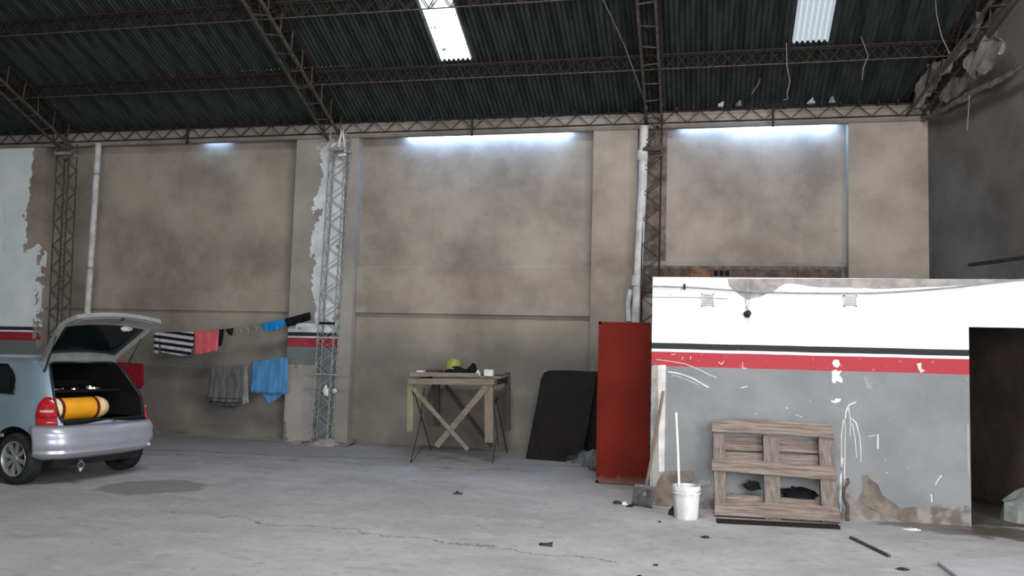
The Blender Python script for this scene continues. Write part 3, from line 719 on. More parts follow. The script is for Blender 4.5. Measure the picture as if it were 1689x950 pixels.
body.add(vs, fs_)
bo = obj('body', body, 'paint', car, local=True, smooth=True)
WX, WX2, TR = .56, 3.0, .285
cuts = []
def cutter(mb):
    o = obj('cutter', mb, 'carpet', car, local=True); cuts.append(o)
    m = bo.modifiers.new('cut', 'BOOLEAN'); m.operation = 'DIFFERENCE'; m.object = o; m.solver = 'EXACT'
    try: m.material_mode = 'TRANSFER'
    except Exception: pass
for wx in (WX, WX2):
    for sy in (-1, 1): cutter(MB().lathe([(.335, sy*.52), (.335, sy*1.0)] if sy > 0 else [(.335, -1.0), (.335, -.52)], (wx, 0, TR+.02), 32, 'Y'))
# boot and cabin cavity seen through the tailgate opening
def cav(x): return [(-.2, 0), ]
op = [(.56, .70), (.585, .78), (.60, .93), (.52, 1.20), (.46, 1.325), (.40, 1.345)]
prof = [(y, z) for y, z in op]+[(-y, z) for y, z in reversed(op)]
cutter(MB().prism([(-.3, y, z) for y, z in prof], (2.2, 0, 0)))
bpy.context.view_layer.update()
dg = bpy.context.evaluated_depsgraph_get()
nm = bpy.data.meshes.new_from_object(bo.evaluated_get(dg)); bo.modifiers.clear(); bo.data = nm
for c_ in cuts: bpy.data.objects.remove(c_)
for p_ in nm.polygons: p_.use_smooth = True
nm.set_sharp_from_angle(angle=R(35))
# patches lying on the body surface
def patch(name, uvs, out, mat, sub=1, parent=None, th=.012, label=None):
    """uvs: function (i,j) in 0..1 -> (u, z)"""
    mb = MB(); n, m = 12, 8
    mb.grid(lambda a, b: plan(uvs(a, b)[1], uvs(a, b)[0], out), n, m)
    return obj(name, mb, mat, parent or car, local=True, smooth=True, thick=th, label=label)
def u_at(z, x=None, y=None, side=1):
    best = None
    for k in range(2001):
        u = .5*k/2000; p_ = plan(z, u)
        e = abs(p_.x-x) if x is not None else abs(p_.y-y)
        if x is not None and p_.y < .3: e += 9
        if y is not None and p_.x > 1.2: e += 9
        if best is None or e < best[0]: best = (e, u)
    return best[1] if side > 0 else 1-best[1]
for side in (1, -1):
    ua, ub = u_at(.8, y=.60), u_at(.8, x=.31)
    def tl(a, b, zb=.665, zt=.965):
        z = zb+(zt-zb)*b; cut_ = max(0, (b-.55)/.45); e = .5*(1-math.sqrt(max(0, 1-cut_**2*.93)))
        lo = ua+(ub-ua)*e*.9; hi = ub-(ub-ua)*e*1.1
        u = lo+(hi-lo)*a; return (u if side > 0 else 1-u, z)
    L_ = patch('tail_light', tl, .012, 'taillight', th=.022)
    patch('light_lens', lambda a, b: tl(.15+.7*a, .46+.09*b), .026, 'lightclear', parent=L_, th=.004)
    patch('light_lens', lambda a, b: tl(.05+.9*a, .30+.02*b), .026, 'darkred', parent=L_, th=.004)
    # rear quarter window and door window
    def qw(x0_, x1_, z0_, z1_, rr):
        def f(a, b):
            z = z0_+(z1_-z0_)*b; e = max(0, (b-.45)/.55)**2*rr
            p0 = x0_+e+(.16*b); p1 = x1_-(.05*b); x = p0+(p1-p0)*a
            return (x, z)
        return f
    for nm_, (x0_, x1_, rr) in (('side_window', (.66, 1.36, .16)), ('side_window', (1.44, 2.28, -.05))):
        f = qw(x0_, x1_, .985, 1.315, rr); mb = MB()
        def g2(a, b):
            x, z = f(a, b); xr, xf, w_ = lerp_lv(z); y = w_+.006
            return Vector((x, side*y*.995, z))
        mb.grid(g2, 8, 6); obj(nm_, mb, 'glass', car, local=True, smooth=True, thick=.012)
    mb = MB(); mb.grid(lambda a, b: Vector((.70+2.3*a, side*(lerp_lv(.52+.035*b)[2]+.012), .52+.035*b)), 10, 1)
    obj('side_moulding', mb, 'bumper', car, local=True, thick=.02)
# bumper band over the rear
bm_ = MB()
ue = u_at(.5, x=.30); 
def bump(a, b):
    u = (-ue+2*ue*a) % 1.0; z = .262+(.655-.262)*b
    bulge = .04*max(0, math.sin(PI*min(1, b*1.02)))**.35+.012*(b > .72)-.035*max(0, .12-b)/.12-.012*(.30 < b < .38)
    p_ = plan(z, u, .004+bulge)
    return p_
bm_.grid(bump, 48, 12)
bp = obj('rear_bumper', bm_, 'bumper', car, local=True, smooth=True, thick=.02)
bs = MB(); bs.grid(lambda a, b: plan(.652+.012*b, (-ue+2*ue*a) % 1.0, .034-.045*b), 48, 1); obj('bumper_ledge', bs, 'bumper', car, local=True, smooth=True)
pp = plan(.66, 0.0)
obj('latch', MB().lump((-.02, -.03, .675), .02, .03, .012, 1, 8, .1, False), 'chrome', car, local=True)
rl = plan(.36, 1-u_at(.36, y=.56), .055); obj('fog_reflector', MB().lump(rl, .012, .02, .016, 1, 8, .1, False), 'white', car, local=True)
# under body, exhaust
obj('under_tray', MB().box(.15, 3.4, -.62, .62, .20, .30), 'blackplastic', car, local=True)
ex = thing if False else None
e_ = obj('exhaust', MB().lathe([(.03, -.0), (.036, .0), (.036, .16), (.028, .16), (.028, .01), (.0, .012)], (0, 0, 0), 16, 'X'), 'chrome', car, local=True, smooth=True)
e_.location = (-.05, .42, .225); e_.rotation_euler = (0, R(-4), R(-38))
obj('exhaust_bore', MB().lathe([(.0, -.002), (.029, -.002), (.029, .1)], (0, 0, 0), 16, 'X'), 'blackplastic', e_, local=True)
obj('exhaust_hook', MB().lump((.02, .0, -.045), .02, .018, .028, 4, 8, .4, False), 'white_worn', e_, local=True)
obj('silencer', MB().lathe([(0, -.45), (.07, -.45), (.08, -.40), (.08, .1), (.07, .15), (0, .15)], (.42, 0, .24), 14, 'Y'), 'rust', car, local=True, smooth=True)
obj('rear_axle', MB().tube([(WX+.15, -.6, .26), (WX+.15, .6, .26)], .035, 8), 'blackplastic', car, local=True)
# wheels
def wheel_at(wx, sy):
    y = sy*.70
    ty = MB().lathe([(.19, -.085), (.235, -.092), (.265, -.088), (.282, -.07), (.285, -.03), (.2855, 0), (.285, .03), (.282, .07), (.265, .088), (.235, .092), (.19, .085), (.18, 0), (.19, -.085)], (0, 0, 0), 40, 'Y')
    wt = obj('wheel', ty, 'tyre', car, local=True, smooth=True); wt.location = (wx, y, TR)
    r = MB().lathe([(.192, .088), (.197, .082), (.184, .078), (.178, .02), (.170, .018), (.176, .074), (.192, .088)], (0, 0, 0), 40, 'Y')
    r.lathe([(0, .075), (.035, .072), (.04, .05), (.04, 0)], (0, 0, 0), 16, 'Y')
    for k_ in range(8):
        t = 2*PI*k_/8+.2; c, s = math.cos(t), math.sin(t); n_ = Vector((-s, 0, c))
        a = Vector((c*.03, .062, s*.03)); b = Vector((c*.185, .072, s*.185))
        vs_ = [a-n_*.014, a+n_*.014, b+n_*.030, b-n_*.030]
        r.prism(vs_, (0, -.028, 0))
    rm = obj('rim', r, 'alloy', wt, local=True, smooth=True, angle=30)
    d_ = MB().lathe([(0, .012), (.172, .012), (.172, .02), (0, .02)], (0, 0, 0), 24, 'Y'); obj('wheel_hub', d_, 'blackplastic', wt, local=True)
    if sy < 0:
        wt.rotation_euler = (0, 0, PI)
for wx in (WX, WX2):
    for sy in (1, -1): wheel_at(wx, sy)
# boot interior
obj('boot_floor', MB().box(.06, .98, -.56, .56, .66, .70), 'carpet', car, local=True)
obj('parcel_shelf', MB().box(.50, .98, -.56, .56, .995, 1.02), 'carpet', car, local=True)
for sy in (.30, -.27):
    sp = obj('speaker', MB().lathe([(.135, 0), (.14, .01), (.125, .022), (.112, .012), (.04, .004), (0, .006)], (.66, sy, 1.02), 24), 'blackplastic', car, local=True, smooth=True)
    obj('speaker_ring', MB().lathe([(.118, .0), (.14, .0), (.14, .024), (.126, .030), (.118, .014), (.118, 0)], (.66, sy, 1.022), 28), 'chrome', sp, local=True, smooth=True)
obj('small_speaker', MB().lathe([(.045, 0), (.045, .02), (.03, .014), (0, .012)], (.58, 0.05, 1.02), 16), 'chrome', car, local=True, smooth=True)
for sy in (-.30, .30):
    obj('rear_seat', MB().box(1.02, 1.18, sy-.27, sy+.27, .55, 1.12), 'carpet', car, local=True, bevel=.04)
obj('far_seat', MB().box(1.7, 1.85, .12, .58, .6, 1.24), 'carpet', car, local=True, bevel=.04)
# windscreen, bonnet details (front of the car)
obj('windscreen', MB().grid(lambda a, b: Vector((2.70-.68*b, (-.62+1.24*a)*(1-.2*b), .985+.35*b)), 6, 4), 'glass', car, local=True, smooth=True, thick=.01)
for sy in (1, -1): obj('headlight', MB().lump((3.60, sy*.58, .62), .09, .16, .08, 1, 12, .05, False), 'white', car, local=True, smooth=True)
# tailgate, built closed and turned up about its hinge
HX, HZ = .60, 1.375; TH = R(93)
def rotg(p_):
    x, y, z = p_; dx, dz = x-HX, z-HZ; c, s = math.cos(-TH), math.sin(-TH)
    return Vector((HX+dx*c-dz*s, y, HZ+dx*s+dz*c))
def gate_pt(v, y, depth=0.0):    # v 0 hinge .. 1 bottom edge: closed profile
    pr = [(0, .585, 1.372), (.05, .52, 1.345), (.69, .145, .91), (.74, .12, .865), (1.0, .07, .70)]
    for a, b in zip(pr, pr[1:]):
        if v <= b[0]+1e-6:
            u = (v-a[0])/(b[0]-a[0]); x = a[1]+(b[1]-a[1])*u; z = a[2]+(b[2]-a[2])*u; break
    n = Vector((-.78, 0, .62)) if v < .66 else Vector((-.95, 0, .3))
    return Vector((x+.05*(y/.6)**2-n.x*depth, y, z-n.z*depth))
def gw(v): return .50+.13*min(1, v/.6)-.02*max(0, (v-.7)/.3)
gate = MB(); N1 = 24
vrows = [0, .04, .09, .2, .3, .4, .5, .58, .64, .675, .78, .90, 1.0]
def inglass(a, v): return abs(a) < .91 and .09 <= v <= .675
for side_d in (0.0, .05):
    def fn(i, j): v = vrows[j]; a = -1+2*i/N1; return rotg(gate_pt(v, a*gw(v), side_d))
    base_i = len(gate.v)
    for j in range(len(vrows)):
        for i in range(N1+1): gate.v.append(tuple(fn(i, j)))
    for j in range(len(vrows)-1):
        for i in range(N1):
            a = -1+2*(i+.5)/N1; v = (vrows[j]+vrows[j+1])/2
            if inglass(a, v): continue
            q = [base_i+j*(N1+1)+i, base_i+j*(N1+1)+i+1, base_i+(j+1)*(N1+1)+i+1, base_i+(j+1)*(N1+1)+i]
            gate.f.append(tuple(q))
n1 = (N1+1)*len(vrows)
from collections import Counter
ec = Counter()
half = [f_ for f_ in gate.f if max(f_) < n1]
for f_ in half:
    for k_ in range(4): ec[tuple(sorted((f_[k_], f_[(k_+1) % 4])))] += 1
for (a, b), c_ in ec.items():
    if c_ == 1: gate.f.append((a, b, b+n1, a+n1))
gt = obj('tailgate', gate, 'primer', car, local=True, smooth=True, angle=30)
gg = MB(); gg.grid(lambda a, b: rotg(gate_pt(.07+.62*b, (-.93+1.86*a)*gw(.1+.56*b), .018)), 12, 8)
obj('rear_window', gg, 'glass', gt, local=True, smooth=True, thick=.008)
ins = MB(); ins.grid(lambda a, b: rotg(gate_pt(.75+.2*b, (-.82+1.64*a)*gw(.9), .056)), 10, 3)
obj('inner_panel', ins, 'primer', gt, local=True, thick=.012)
obj('wiper_motor', MB().lump(rotg(gate_pt(.66, -.28, .07)), .035, .07, .03, 2, 10, .3, False), 'white_worn', gt, local=True)
obj('gate_lock', MB().lump(rotg(gate_pt(.93, -.05, .06)), .03, .03, .02, 5, 10, .3, False), 'rust', gt, local=True)
for sy, lv in ((-1, .5), (1, .5)):
    p0 = Vector((.45, sy*.56, 1.24)); p1 = rotg(gate_pt(.50, sy*.60, .05))
    obj('gas_strut', MB().tube([p0, p0.lerp(p1, .5)], .011, 8).tube([p0.lerp(p1, .5), p1], .006, 6), 'blackplastic', gt, local=True)
# seal round the opening
sm = [(.052+.0, y, z) for y, z in []]
seal = []
for y, z in prof: seal.append(Vector((lerp_lv(z)[0]+.05*(y/.6)**2-.004, y*1.02, z)))
seal.append(seal[0]); obj('opening_seal', MB().tube(seal, .012, 6), 'blackplastic', car, local=True, smooth=True)
# gas cylinder lying in the boot: its own thing
cM = Matrix.Translation((-6.69, 8.735, 0)) @ Matrix.Rotation(CA, 4, 'Z')
cl0 = cM @ Vector((.27, .22, .70))
tank = thing('gas_cylinder', 'orange gas cylinder with two dark straps lying across the open car boot', 'cylinder', cl0, CA)
obj('cylinder_body', MB().lathe([(.06, -.36), (.095, -.345), (.118, -.31), (.125, -.27), (.125, .27)], (0, .04, .126), 28, 'Y'), 'tank', tank, local=True, smooth=True)
tank.children[0].data.materials[0] = MAT['tank']
obj('cream_end', MB().lathe([(0, -.405), (.05, -.40), (.09, -.38), (.112, -.34), (.127, -.28), (.1265, -.235)], (0, .04, .126), 28, 'Y'), 'tankcap', tank, local=True, smooth=True, label='cream painted rounded end')
for yy in (-.20, .26): obj('strap', MB().lathe([(.126, yy-.016), (.133, yy-.016), (.133, yy+.016), (.126, yy+.016)], (0, .04, .126), 28, 'Y'), 'darkred', tank, local=True)
obj('cream_end', MB().lathe([(.1255, .28), (.127, .28), (.112, .35), (.08, .38), (0, .385)], (0, .04, .126), 28, 'Y'), 'tankcap', tank, local=True, smooth=True, label='cream painted rounded end')
obj('cradle', MB().box(-.10, .10, -.2, .3, 0, .012), 'blackplastic', tank, local=True)

# ------------------------------------------------------------------ WASHING LINES
UY, LY = 13.0, 12.92
ul = [AT(a, b, UY) for a, b in [(100, 520), (160, 538), (232, 546), (290, 547.5), (340, 546), (386, 541), (430, 534), (470, 526), (512, 516), (548, 507)]]
ul.insert(0, Vector((-11.25, 13.02, 2.1)))
ul[1:3] = []
one('clothes_line', MB().tube(ul, .004, 5), 'rope', 'upper thin washing line tied from the middle column and sagging left behind the car', 'clothes line')
ll = [AT(a, b, LY) for a, b in [(195, 597), (240, 600), (345, 606), (408, 602), (475, 589), (520, 575), (548, 566)]]
ll.insert(0, Vector((-11.2, 13.0, 1.35)))
one('clothes_line', MB().tube(ll, .004, 5), 'rope', 'lower thin washing line carrying the grey and blue towels', 'clothes line')
def cloth(name, quad, Y, mat, lab, cat, folds=3, amp=.02, seed=0, nu=22, nv=14, hem=0.0, back=None, group=None, parent=None):
    """quad: TL TR BR BL in the picture, on the plane of the line"""
    P = [AT(a, b, Y) for a, b in quad]
    def fn(u, v, s=-1, ln=1.0):
        t = P[0].lerp(P[1], u); b = P[3].lerp(P[2], u); v2 = v*ln; q = t.lerp(b, v2)
        f = math.sin(u*folds*2*PI+seed)*amp*(.25+v)+noise.noise(Vector((u*3+seed, v*3, seed)))*amp*1.2
        return q+Vector((0, s*(.012+abs(f)), hem*math.sin(u*PI)*v2+noise.noise(Vector((u*5, seed, 2)))*.015*v))
    mb = MB(); mb.grid(lambda u, v: fn(u, v), nu, nv)
    if back: mb.grid(lambda u, v: fn(u, v, 1, back), nu, nv); mb.grid(lambda u, v: fn(u, 0, -1+2*v), nu, 2)
    if parent: return obj(name, mb, mat, parent, smooth=True, thick=.003, label=lab)
    return one(name, mb, mat, lab, cat, group, smooth=True, thick=.003)
shirt = cloth('striped_shirt', [(263, 548), (320, 547), (316, 586), (266, 580)], UY, 'stripe', 'black and white striped shirt pegged on the upper line, first from the car', 'shirt', 2, .015, 1, hem=-.03, back=.7)
cloth('sleeve', [(255, 549), (264, 548), (262, 583), (255, 582)], UY-.02, 'stripe', None, None, 1, .008, 2, 6, 10, parent=shirt)
cloth('coral_shirt', [(321, 547), (362, 545), (360, 578), (322, 586)], UY-.02, 'pink', 'coral red shirt pegged on the upper line beside the striped shirt', 'shirt', 1.5, .012, 3, back=.8)
cloth('black_sock', [(361, 544), (371, 543), (367, 569), (359, 573)], UY-.01, 'black', 'long black sock hanging right next to the coral shirt', 'sock', 1, .006, 4, 6, 10)
cloth('black_sock', [(372, 543), (386, 541), (384, 554), (378, 552)], UY-.01, 'black', 'short black sock pegged just left of the empty wire hooks', 'sock', 1, .006, 5, 6, 10)
for i, (a, b) in enumerate([(396, 541), (408, 540), (422, 537)]):
    c = AT(a, b, UY); s = .05
    one('wire_hook', MB().tube([c+Vector((-s*.6, 0, 0)), c+Vector((0, -.01, -.01)), c+Vector((s*.5, 0, -.05)), c+Vector((s*.3, 0, -.11)), c+Vector((-s*.8, 0, -.12)), c+Vector((-s, 0, -.08))], .008, 5), 'galv',
        ['bent wire hook on the upper line beside the short black sock', 'middle bent wire hook of three on the upper line', 'bent wire hook on the upper line nearest the blue garment'][i], 'hook', 'wire hooks on the upper washing line', smooth=True)
cloth('blue_garment', [(431, 534), (470, 526), (467, 540), (436, 544)], UY, 'blue', 'bright blue short garment on the upper line left of the black one', 'garment', 2, .015, 6, hem=-.04, back=.8)
cloth('black_garment', [(470, 526), (511, 515), (512, 528), (475, 540)], UY-.02, 'black', 'black garment at the raised right end of the upper line', 'garment', 1.5, .012, 7, back=.9)
gtow = cloth('grey_towel', [(349, 606), (405, 602), (400, 662), (344, 658)], LY, 'towelgrey', 'grey towel with dark bands on the lower line', 'towel', 2.5, .02, 8, back=1.12, hem=-.05)
cloth('back_fold', [(403, 602), (408, 602), (411, 664), (400, 667)], LY+.03, 'sack', 'pale back fold', None, 1, .01, 9, 6, 10, parent=gtow)
btow = cloth('blue_towel', [(416, 597), (474, 589), (474, 650), (414, 647)], LY, 'towelblue', 'blue ribbed towel with a hanging corner on the lower line', 'towel', 4, .012, 10, back=1.0)
cloth('lower_corner', [(428, 646), (474, 646), (452, 662), (445, 665)], LY+.04, 'towelblue', None, None, 1, .01, 11, 8, 8, parent=btow)
cloth('red_cloth', [(196, 597), (236, 600), (236, 640), (200, 640)], LY, 'redcloth', 'dark red cloth on the lower line behind the car', 'cloth', 3, .012, 12, back=.9)

# ------------------------------------------------------------------ WORKTABLE
TF, TB = 12.0, 13.1
tab = thing('work_platform', 'rough wooden work table with hanging posts, cross braces and thin iron legs', 'table', (-3.5, 12.6, 0))
def Tb(name, p, q, wd, ht, mat, **k): return obj(name, MB().bar(p, q, wd, ht, k.get('up', (0, 0, 1))), mat, tab, bevel=.004)
a0, a1 = AT(675, 620, TF), AT(818, 624, TF); zt = 1.245
for i in range(5):
    y = TF+.05+i*.235; dx = random.uniform(-.06, .06)
    obj('top_plank', MB().box(AT(672+7*i, 620, y).x+dx*.5, AT(826+2.5*i, 620, y).x+dx*.3, y, y+.215, zt-.03+random.uniform(-.004, .004), zt), 'wood', tab, bevel=.004)
obj('front_plank', MB().bar(AT(676, 617, TF-.02), AT(790, 619, TF-.02), .025, .06), 'wood', tab, bevel=.004)
obj('front_apron', MB().bar(AT(673, 629, TF-.03), AT(815, 630, TF-.03), .03, .085), 'wood', tab, bevel=.004)
obj('side_apron', MB().bar(AT(818, 630, TF-.02), AT(836, 625, TB), .03, .10), 'wood_dark', tab, bevel=.004)
obj('side_apron', MB().bar(AT(676, 630, TF), AT(712, 626, TB), .03, .10), 'wood_dark', tab, bevel=.004)
def post(x0_, x1_, yt, yb_, Y, mat):
    c = AT((x0_+x1_)/2, yt, Y); d = AT((x0_+x1_)/2, yb_, Y); wd = (x1_-x0_)*.0088
    obj('post', MB().bar((c.x, Y+.03, c.z), (d.x, Y+.03, d.z), wd, .06, (0, 1, 0)), mat, tab, bevel=.004)
post(671, 681, 626, 712, TF, 'wood_yellow'); post(714, 725, 630, 703, TB, 'wood_bpost'); post(799, 813, 628, 730, TF, 'wood_post'); post(832, 841, 614, 710, TB, 'wood_bpost')
def brace(p, q, Y, wd, mat, d=0): 
    a, b = AT(*p, Y-d), AT(*q, Y-d); obj('brace', MB().bar(a, b, .025, wd, (0, 0, 1)), mat, tab, bevel=.003)
brace((681, 640), (772, 742), TF, .06, 'wood', .05); brace((803, 637), (720, 736), TF, .085, 'wood', .02)
brace((735, 636), (812, 738), TB, .06, 'wood_dark'); brace((838, 636), (812, 668), TB, .05, 'wood_dark', .3)
brace((706, 662), (715, 632), TB, .04, 'wood_dark')
def rod(p, q):
    obj('iron_leg', MB().tube([p, q], .009, 6), 'rebar', tab)
rod(AT(681, 639, TF+.25), FL(711, 742)); rod(AT(695, 690, TF+.2), FL(677, 763)); rod(AT(700, 640, 12.3), AT(692, 700, 12.1))
rod(AT(818, 655, TF+.6), FL(837, 748)); rod(AT(819, 722, 12.2), FL(812, 764)); rod(AT(812, 650, TF+.3), AT(822, 735, 12.4))
obj('sag_wire', MB().tube([FL(677, 764), FL(700, 735, .2), FL(715, 738, .1)], .006, 5), 'rebar', tab)
# things on the table
hc = AT(746, 599, 12.45); hz = zt
helm_b = MB().box(hc.x-.26, hc.x+.15, 12.42, 12.7, zt, zt+.03)
bagc = AT(752, 605, 12.4)
bg_ = MB().lump((bagc.x-.0, 12.45, zt+.006), .20, .13, .10, 3, 16, .35); one('black_bag', bg_, 'black', 'crumpled black cloth bag on the work table under the yellow hard hat', 'bag', smooth=True)
b2 = AT(776, 606, 12.4); one('black_oddment', MB().lump((b2.x+.03, 12.40, zt+.006), .085, .09, .15, 8, 14, .25), 'black', 'lumpy black pouch on the table right of the hard hat', 'oddment', smooth=True)  # unidentified black lump, shape and use unknown
hh = thing('hard_hat', 'yellow hard hat resting on the black bag on the work table', 'helmet', (hc.x, 12.5, zt+.085))
dome = [(.0, .155), (.04, .152), (.08, .135), (.105, .105), (.118, .06), (.122, .012)]
obj('shell', MB().lathe(dome[::-1], (hc.x, 12.5, zt+.085), 24), 'helmet', hh, smooth=True)
obj('brim', MB().lathe([(.120, .0), (.150, .0), (.150, .012), (.120, .016)], (hc.x, 12.5, zt+.085), 24, 'Z', False), 'helmet', hh)
obj('ridge', MB().tube([(hc.x+.003, 12.5+.115*math.cos(t), zt+.085+.05+.11*math.sin(t)) for t in [PI*k/10 for k in range(11)]], .010, 6), 'helmet', hh, smooth=True)
c = AT(694, 607, 12.35); one('white_carton', MB().box(c.x-.05, c.x+.05, 12.3, 12.42, zt+.006, zt+.045), 'white', 'small flat white carton at the left end of the work table', 'carton', bevel=.003)
c = AT(717, 606, 12.6); one('dark_plank', MB().box(c.x-.11, c.x+.10, 12.5, 12.75, zt+.006, zt+.06), 'wood_dark', 'short dark plank lying flat on the table left of the hard hat', 'plank', bevel=.004)
c = AT(787, 618, 12.02); one('plaster_ball', MB().lump((c.x, 12.06, zt+.006), .045, .04, .075, 4, 12, .2), 'white_worn', 'crumpled off-white lump beside the white box on the table', 'lump', smooth=True)
c = AT(806, 616, 12.02); one('white_box', MB().box(c.x-.065, c.x+.065, 12.0, 12.10, zt+.006, zt+.10), 'white', 'white square box on the front right corner of the work table', 'box', bevel=.003)
one('flat_bar', MB().bar(Vector((AT(790, 612, 12.25).x, 12.25, zt+.02)), Vector((AT(832, 612, 12.25).x, 12.25, zt+.02)), .03, .02), 'litter', 'thin black bar lying behind the white box on the table', 'bar')
c = AT(810, 608, 12.5); one('small_tin', MB().lathe([(0, 0), (.028, 0), (.028, .07), (0, .07)], (c.x, 12.5, zt+.006), 12), 'litter', 'tiny dark tin on the table behind the white box', 'tin')

# ------------------------------------------------------------------ LEANING BOARDS
pa, pb = FL(868, 757), FL(930, 762); top_ = AT(935, 611, 13.2)
n_ = (pb-pa).cross(top_-pa).normalized()
if n_.y > 0: n_ = -n_
def lean(pts, name, mat, lab, off=0.0, th=.02):
    P = [PL(a, b, pa, n_)-n_*off for a, b in pts]; 
    return one(name, MB().prism(P, -n_*th), mat, lab, 'board', bevel=.002)
lean([(867, 756), (872, 730), (880, 690), (888, 650), (892, 625), (898, 614), (906, 611), (945, 611), (983, 613), (980, 640), (972, 690), (962, 740), (950, 743), (936, 741), (933, 761), (905, 758)], 'plywood_sheet', 'ply', 'dark plywood sheet with a torn lower corner leaning on the back wall')
P = [AT(984, 640, 13.1), AT(996, 612, 13.2), AT(1010, 612, 13.2), FL(1000, 758), FL(968, 758)]
one('plywood_sheet', MB().prism([FL(962, 756), FL(990, 757), AT(1000, 612, 13.22), AT(979, 613, 13.22)], (0, .02, 0)), 'ply', 'second dark plywood sheet standing half hidden behind the red door', 'board')
r0_ = FL(975, 768); 
for i, (a, b, sx, sz) in enumerate([(978, 770, .17, .17), (962, 762, .10, .13), (986, 776, .13, .11), (950, 765, .07, .05)]):
    q = FL(a, b); one('rubble_heap', MB().lump((q.x, q.y, 0), sx, sx*.8, sz, i+11, 12, .5), 'debris', ['largest blue-grey rubble lump beside the foot of the red door', 'tall rubble lump behind the others under the plywood', 'rubble lump touching the red door', 'low leftmost rubble lump by the plywood corner'][i], 'rubble', 'blue-grey rubble by the red door', smooth=True)

# ------------------------------------------------------------------ SHOVEL, BUCKET, STICK
sh = thing('shovel', 'long-handled shovel leaning on the annex corner with its blade on the floor', 'shovel', FL(1058, 834))
top_s = AT(1094, 645, 9.32); bot_s = FL(1065, 805, .18)
obj('handle', MB().tube([bot_s, bot_s.lerp(top_s, .5)+Vector((.006, 0, 0)), top_s], .016, 8), 'wood_post', sh, smooth=True)
f0, f1 = FL(1038, 832), FL(1073, 838)
bl_ = MB()
q0, q1 = FL(1041, 834, .0), FL(1074, 839, .0); u0_, u1_ = AT(1047, 799, 9.15), AT(1081, 803, 9.15)
bl_.grid(lambda u, v: q0.lerp(q1, u).lerp(u0_.lerp(u1_, u), v)+Vector((0, .05*math.sin(PI*u), 0)), 8, 6)
obj('blade', bl_, 'spade', sh, smooth=True, thick=.006)
obj('socket', MB().tube([AT(1063, 815, 9.15), bot_s, bot_s.lerp(top_s, .08)], .022, 8), 'spade', sh, smooth=True)
bc = FL(1131, 856); bc = Vector((-.125, 8.80, 0))
bk = thing('bucket', 'plaster-stained white bucket standing in front of the grey annex wall', 'bucket', bc)
HB = .325
obj('shell', MB().lathe([(0, .0), (.112, 0), (.116, .01), (.134, HB-.05), (.140, HB-.045), (.140, HB-.02), (.136, HB), (.126, HB), (.107, .02), (0, .02)], bc, 28), 'bucketw', bk, smooth=True)
obj('rim_ring', MB().lathe([(.136, HB-.075), (.146, HB-.072), (.146, HB-.06), (.136, HB-.058)], bc, 28, 'Z', False), 'bucketw', bk)
obj('wire_bail', MB().tube([bc+Vector((.145*math.cos(t), -.02-.10*math.sin(t), HB-.03-.04*math.sin(t))) for t in [PI*k/12 for k in range(13)]], .004, 6), 'galv', bk, smooth=True)
obj('mortar_fill', MB().lathe([(0, HB-.05), (.125, HB-.06)], bc, 20), 'mortar', bk)
one('mixing_stick', MB().tube([bc+Vector((-.06, .02, .05)), AT(1118, 740, 8.95), AT(1115, 681, 9.1)], .013, 8), 'white_paint', 'tall thin stick covered in white plaster standing in the bucket', 'stick', smooth=True)
c = FL(1111, 851); one('broken_brick', MB().lump((c.x, 8.95, 0), .05, .05, .09, 2, 8, .3), 'litter', 'small dark stone tucked behind the left side of the bucket', 'stone')
for i, (a, b, r_, mt) in enumerate([(1019, 831, .040, 'litter'), (1030, 832, .036, 'white'), (1039, 836, .030, 'blackplastic')]):
    c = FL(a, b); one('litter_scrap', MB().lump((c.x, c.y, 0), r_*1.3, r_, r_*.7, i+3, 9, .5), mt, ['dark scrap, leftmost of the litter by the shovel', 'white crumpled paper scrap beside the shovel blade', 'black scrap touching the shovel blade'][i], 'litter', 'litter left of the shovel', smooth=True)

# ------------------------------------------------------------------ PALLET
pA, pB = FL(1179, 853), FL(1386, 865)
tA, tB = AT(1176, 696, 9.25), AT(1374, 700, 9.25)
pal = thing('pallet', 'weathered wooden pallet standing on edge and leaning on the annex wall', 'pallet', ((pA.x+pB.x)/2, (pA.y+pB.y)/2, 0))
pn = ((pB-pA).cross((tA+tB)/2-(pA+pB)/2)).normalized()
if pn.y > 0: pn = -pn
def PP(x, y, d=0): return PL(x, y, pA, pn)-pn*d
def board(name, pts, d, th, mat, jit=.004):
    P = []
    for i, (a, b) in enumerate(pts): P.append(PP(a, b, d))
    out = []
    for i in range(len(P)):
        for k in range(4):
            q = P[i].lerp(P[(i+1) % len(P)], k/4); out.append(q+Vector((0, 0, noise.noise(q*7+Vector((d*9, i, 0)))*.012)))
    return obj(name, MB().prism(out, -pn*th), mat, pal, bevel=.003)
W1, W2 = 'wood_pallet', 'wood_pallet_v'
# back deck boards (seen through the openings)
board('back_board', [(1176, 715), (1378, 724), (1378, 746), (1176, 738)], .105, .018, W1)
board('back_board', [(1176, 741), (1378, 750), (1378, 768), (1176, 760)], .105, .018, W1)
board('back_board', [(1178, 812), (1384, 824), (1384, 838), (1178, 826)], .105, .018, W1)
board('back_board', [(1178, 838), (1384, 852), (1384, 862), (1178, 850)], .105, .018, W1)
# three stringers/blocks
board('stringer', [(1176, 698), (1196, 698), (1198, 850), (1179, 850)], .022, .083, W2)
board('stringer', [(1259, 702), (1285, 703), (1289, 858), (1262, 856)], .022, .083, W2)
board('stringer', [(1350, 705), (1375, 706), (1383, 862), (1357, 861)], .022, .083, W2)
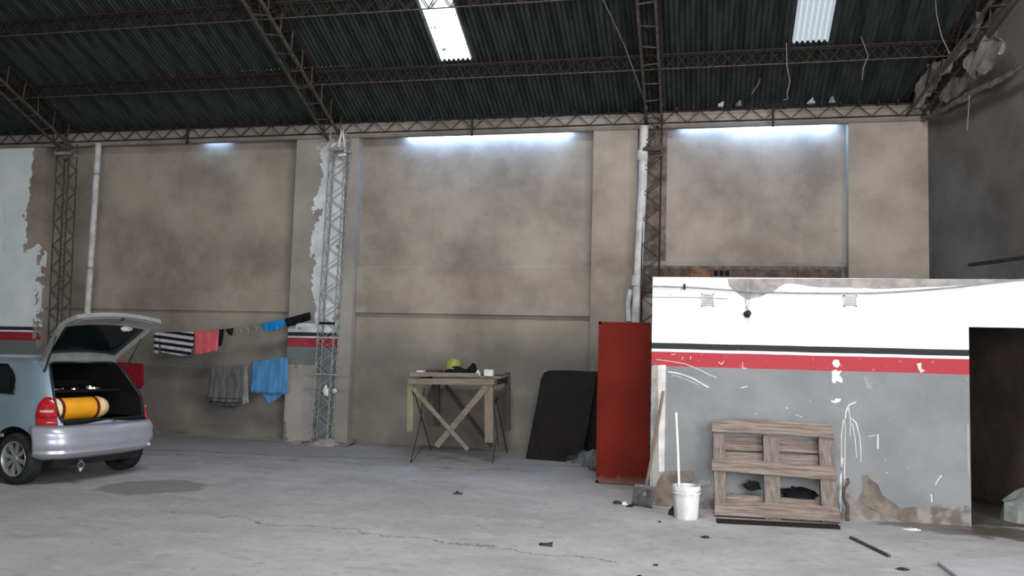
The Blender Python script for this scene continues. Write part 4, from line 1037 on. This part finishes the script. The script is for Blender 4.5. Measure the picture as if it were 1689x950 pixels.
# front boards
board('front_board', [(1174, 695), (1225, 690), (1290, 694), (1374, 700), (1376, 723), (1300, 718), (1174, 712)], 0, .022, W1)
board('front_board', [(1174, 758), (1240, 758), (1310, 766), (1380, 769), (1381, 792), (1300, 786), (1174, 776)], 0, .022, W1)
board('front_board', [(1179, 829), (1280, 829), (1380, 836), (1386, 842), (1386, 862), (1290, 855), (1178, 850)], 0, .022, W1)
one('shadow_board', MB().bar(FL(1182, 858, .015)+Vector((0, -.03, 0)), FL(1384, 869, .015), .10, .03), 'ply', 'timber under the front edge of the pallet, coloured as its dark shadow', 'timber')  # near-black colour stands for the shadow under the pallet
c = AT(1308, 806, 9.3)
ty = [(.16, -.05), (.19, -.055), (.21, -.03), (.21, .03), (.19, .055), (.16, .05), (.15, 0), (.16, -.05)]
c = AT(1316, 812, 9.25); 
one('old_rag', MB().lump((c.x, 9.27, c.z-.02), .16, .05, .07, 7, 14, .5, False), 'black', 'black rag caught behind the pallet in its lower right opening', 'rag', smooth=True)
c = AT(1240, 800, 9.3); one('old_rag', MB().lump((c.x, 9.3, c.z), .07, .04, .045, 9, 14, .6, False), 'litter', 'small dark rag behind the lower left opening of the pallet', 'rag', smooth=True)
one('bent_stake', MB().tube([FL(1397, 859), AT(1398, 835, 9.3), AT(1391, 820, 9.28), AT(1392, 806, 9.3), AT(1400, 795, 9.34), AT(1398, 789, 9.35)], .020, 7, .013), 'wood_dark', 'short bent dark stake leaning on the wall right of the pallet', 'stake', smooth=True)
one('thin_stick', MB().bar(FL(1403, 886, .012), FL(1467, 917, .012), .03, .022), 'wood_dark', 'thin dark stick lying on the floor in front of the annex', 'stick', bevel=.004)
c = FL(1505, 874); one('plaster_chip', MB().lump((c.x, c.y, 0), .075, .03, .018, 2, 10, .3), 'white', 'flat white plaster chip on the damp floor by the wall', 'chip', smooth=True)
c = FL(1674, 848); one('full_sack', MB().lump((3.33, 9.95, 0), .25, .19, .32, 5, 18, .22), 'sack', 'pale grey full sack slumped inside the dark doorway', 'sack', smooth=True)
for i, (a, b, r_, lab) in enumerate([(903, 900, .05, 'small dark clod in the middle of the foreground floor'), (1163, 887, .035, 'small dark clod in front of the bucket'), (1490, 940, .035, 'small dark clod near the raised pale slab'), (755, 815, .045, 'thin dark leaf-like scrap on the floor in front of the work table'),
        (1088, 861, .02, 'tiny dark pebble left of the bucket'), (1082, 933, .02, 'tiny dark pebble near the bottom edge of the floor'), (1055, 950, .015, 'tiniest dark pebble at the bottom edge')]):
    c = FL(a, b); one('floor_clod', MB().lump((c.x, c.y, 0), r_*1.2, r_*.7, r_*.5, i, 8, .6), 'litter', lab, 'clod', 'dark clods on the floor', smooth=True)
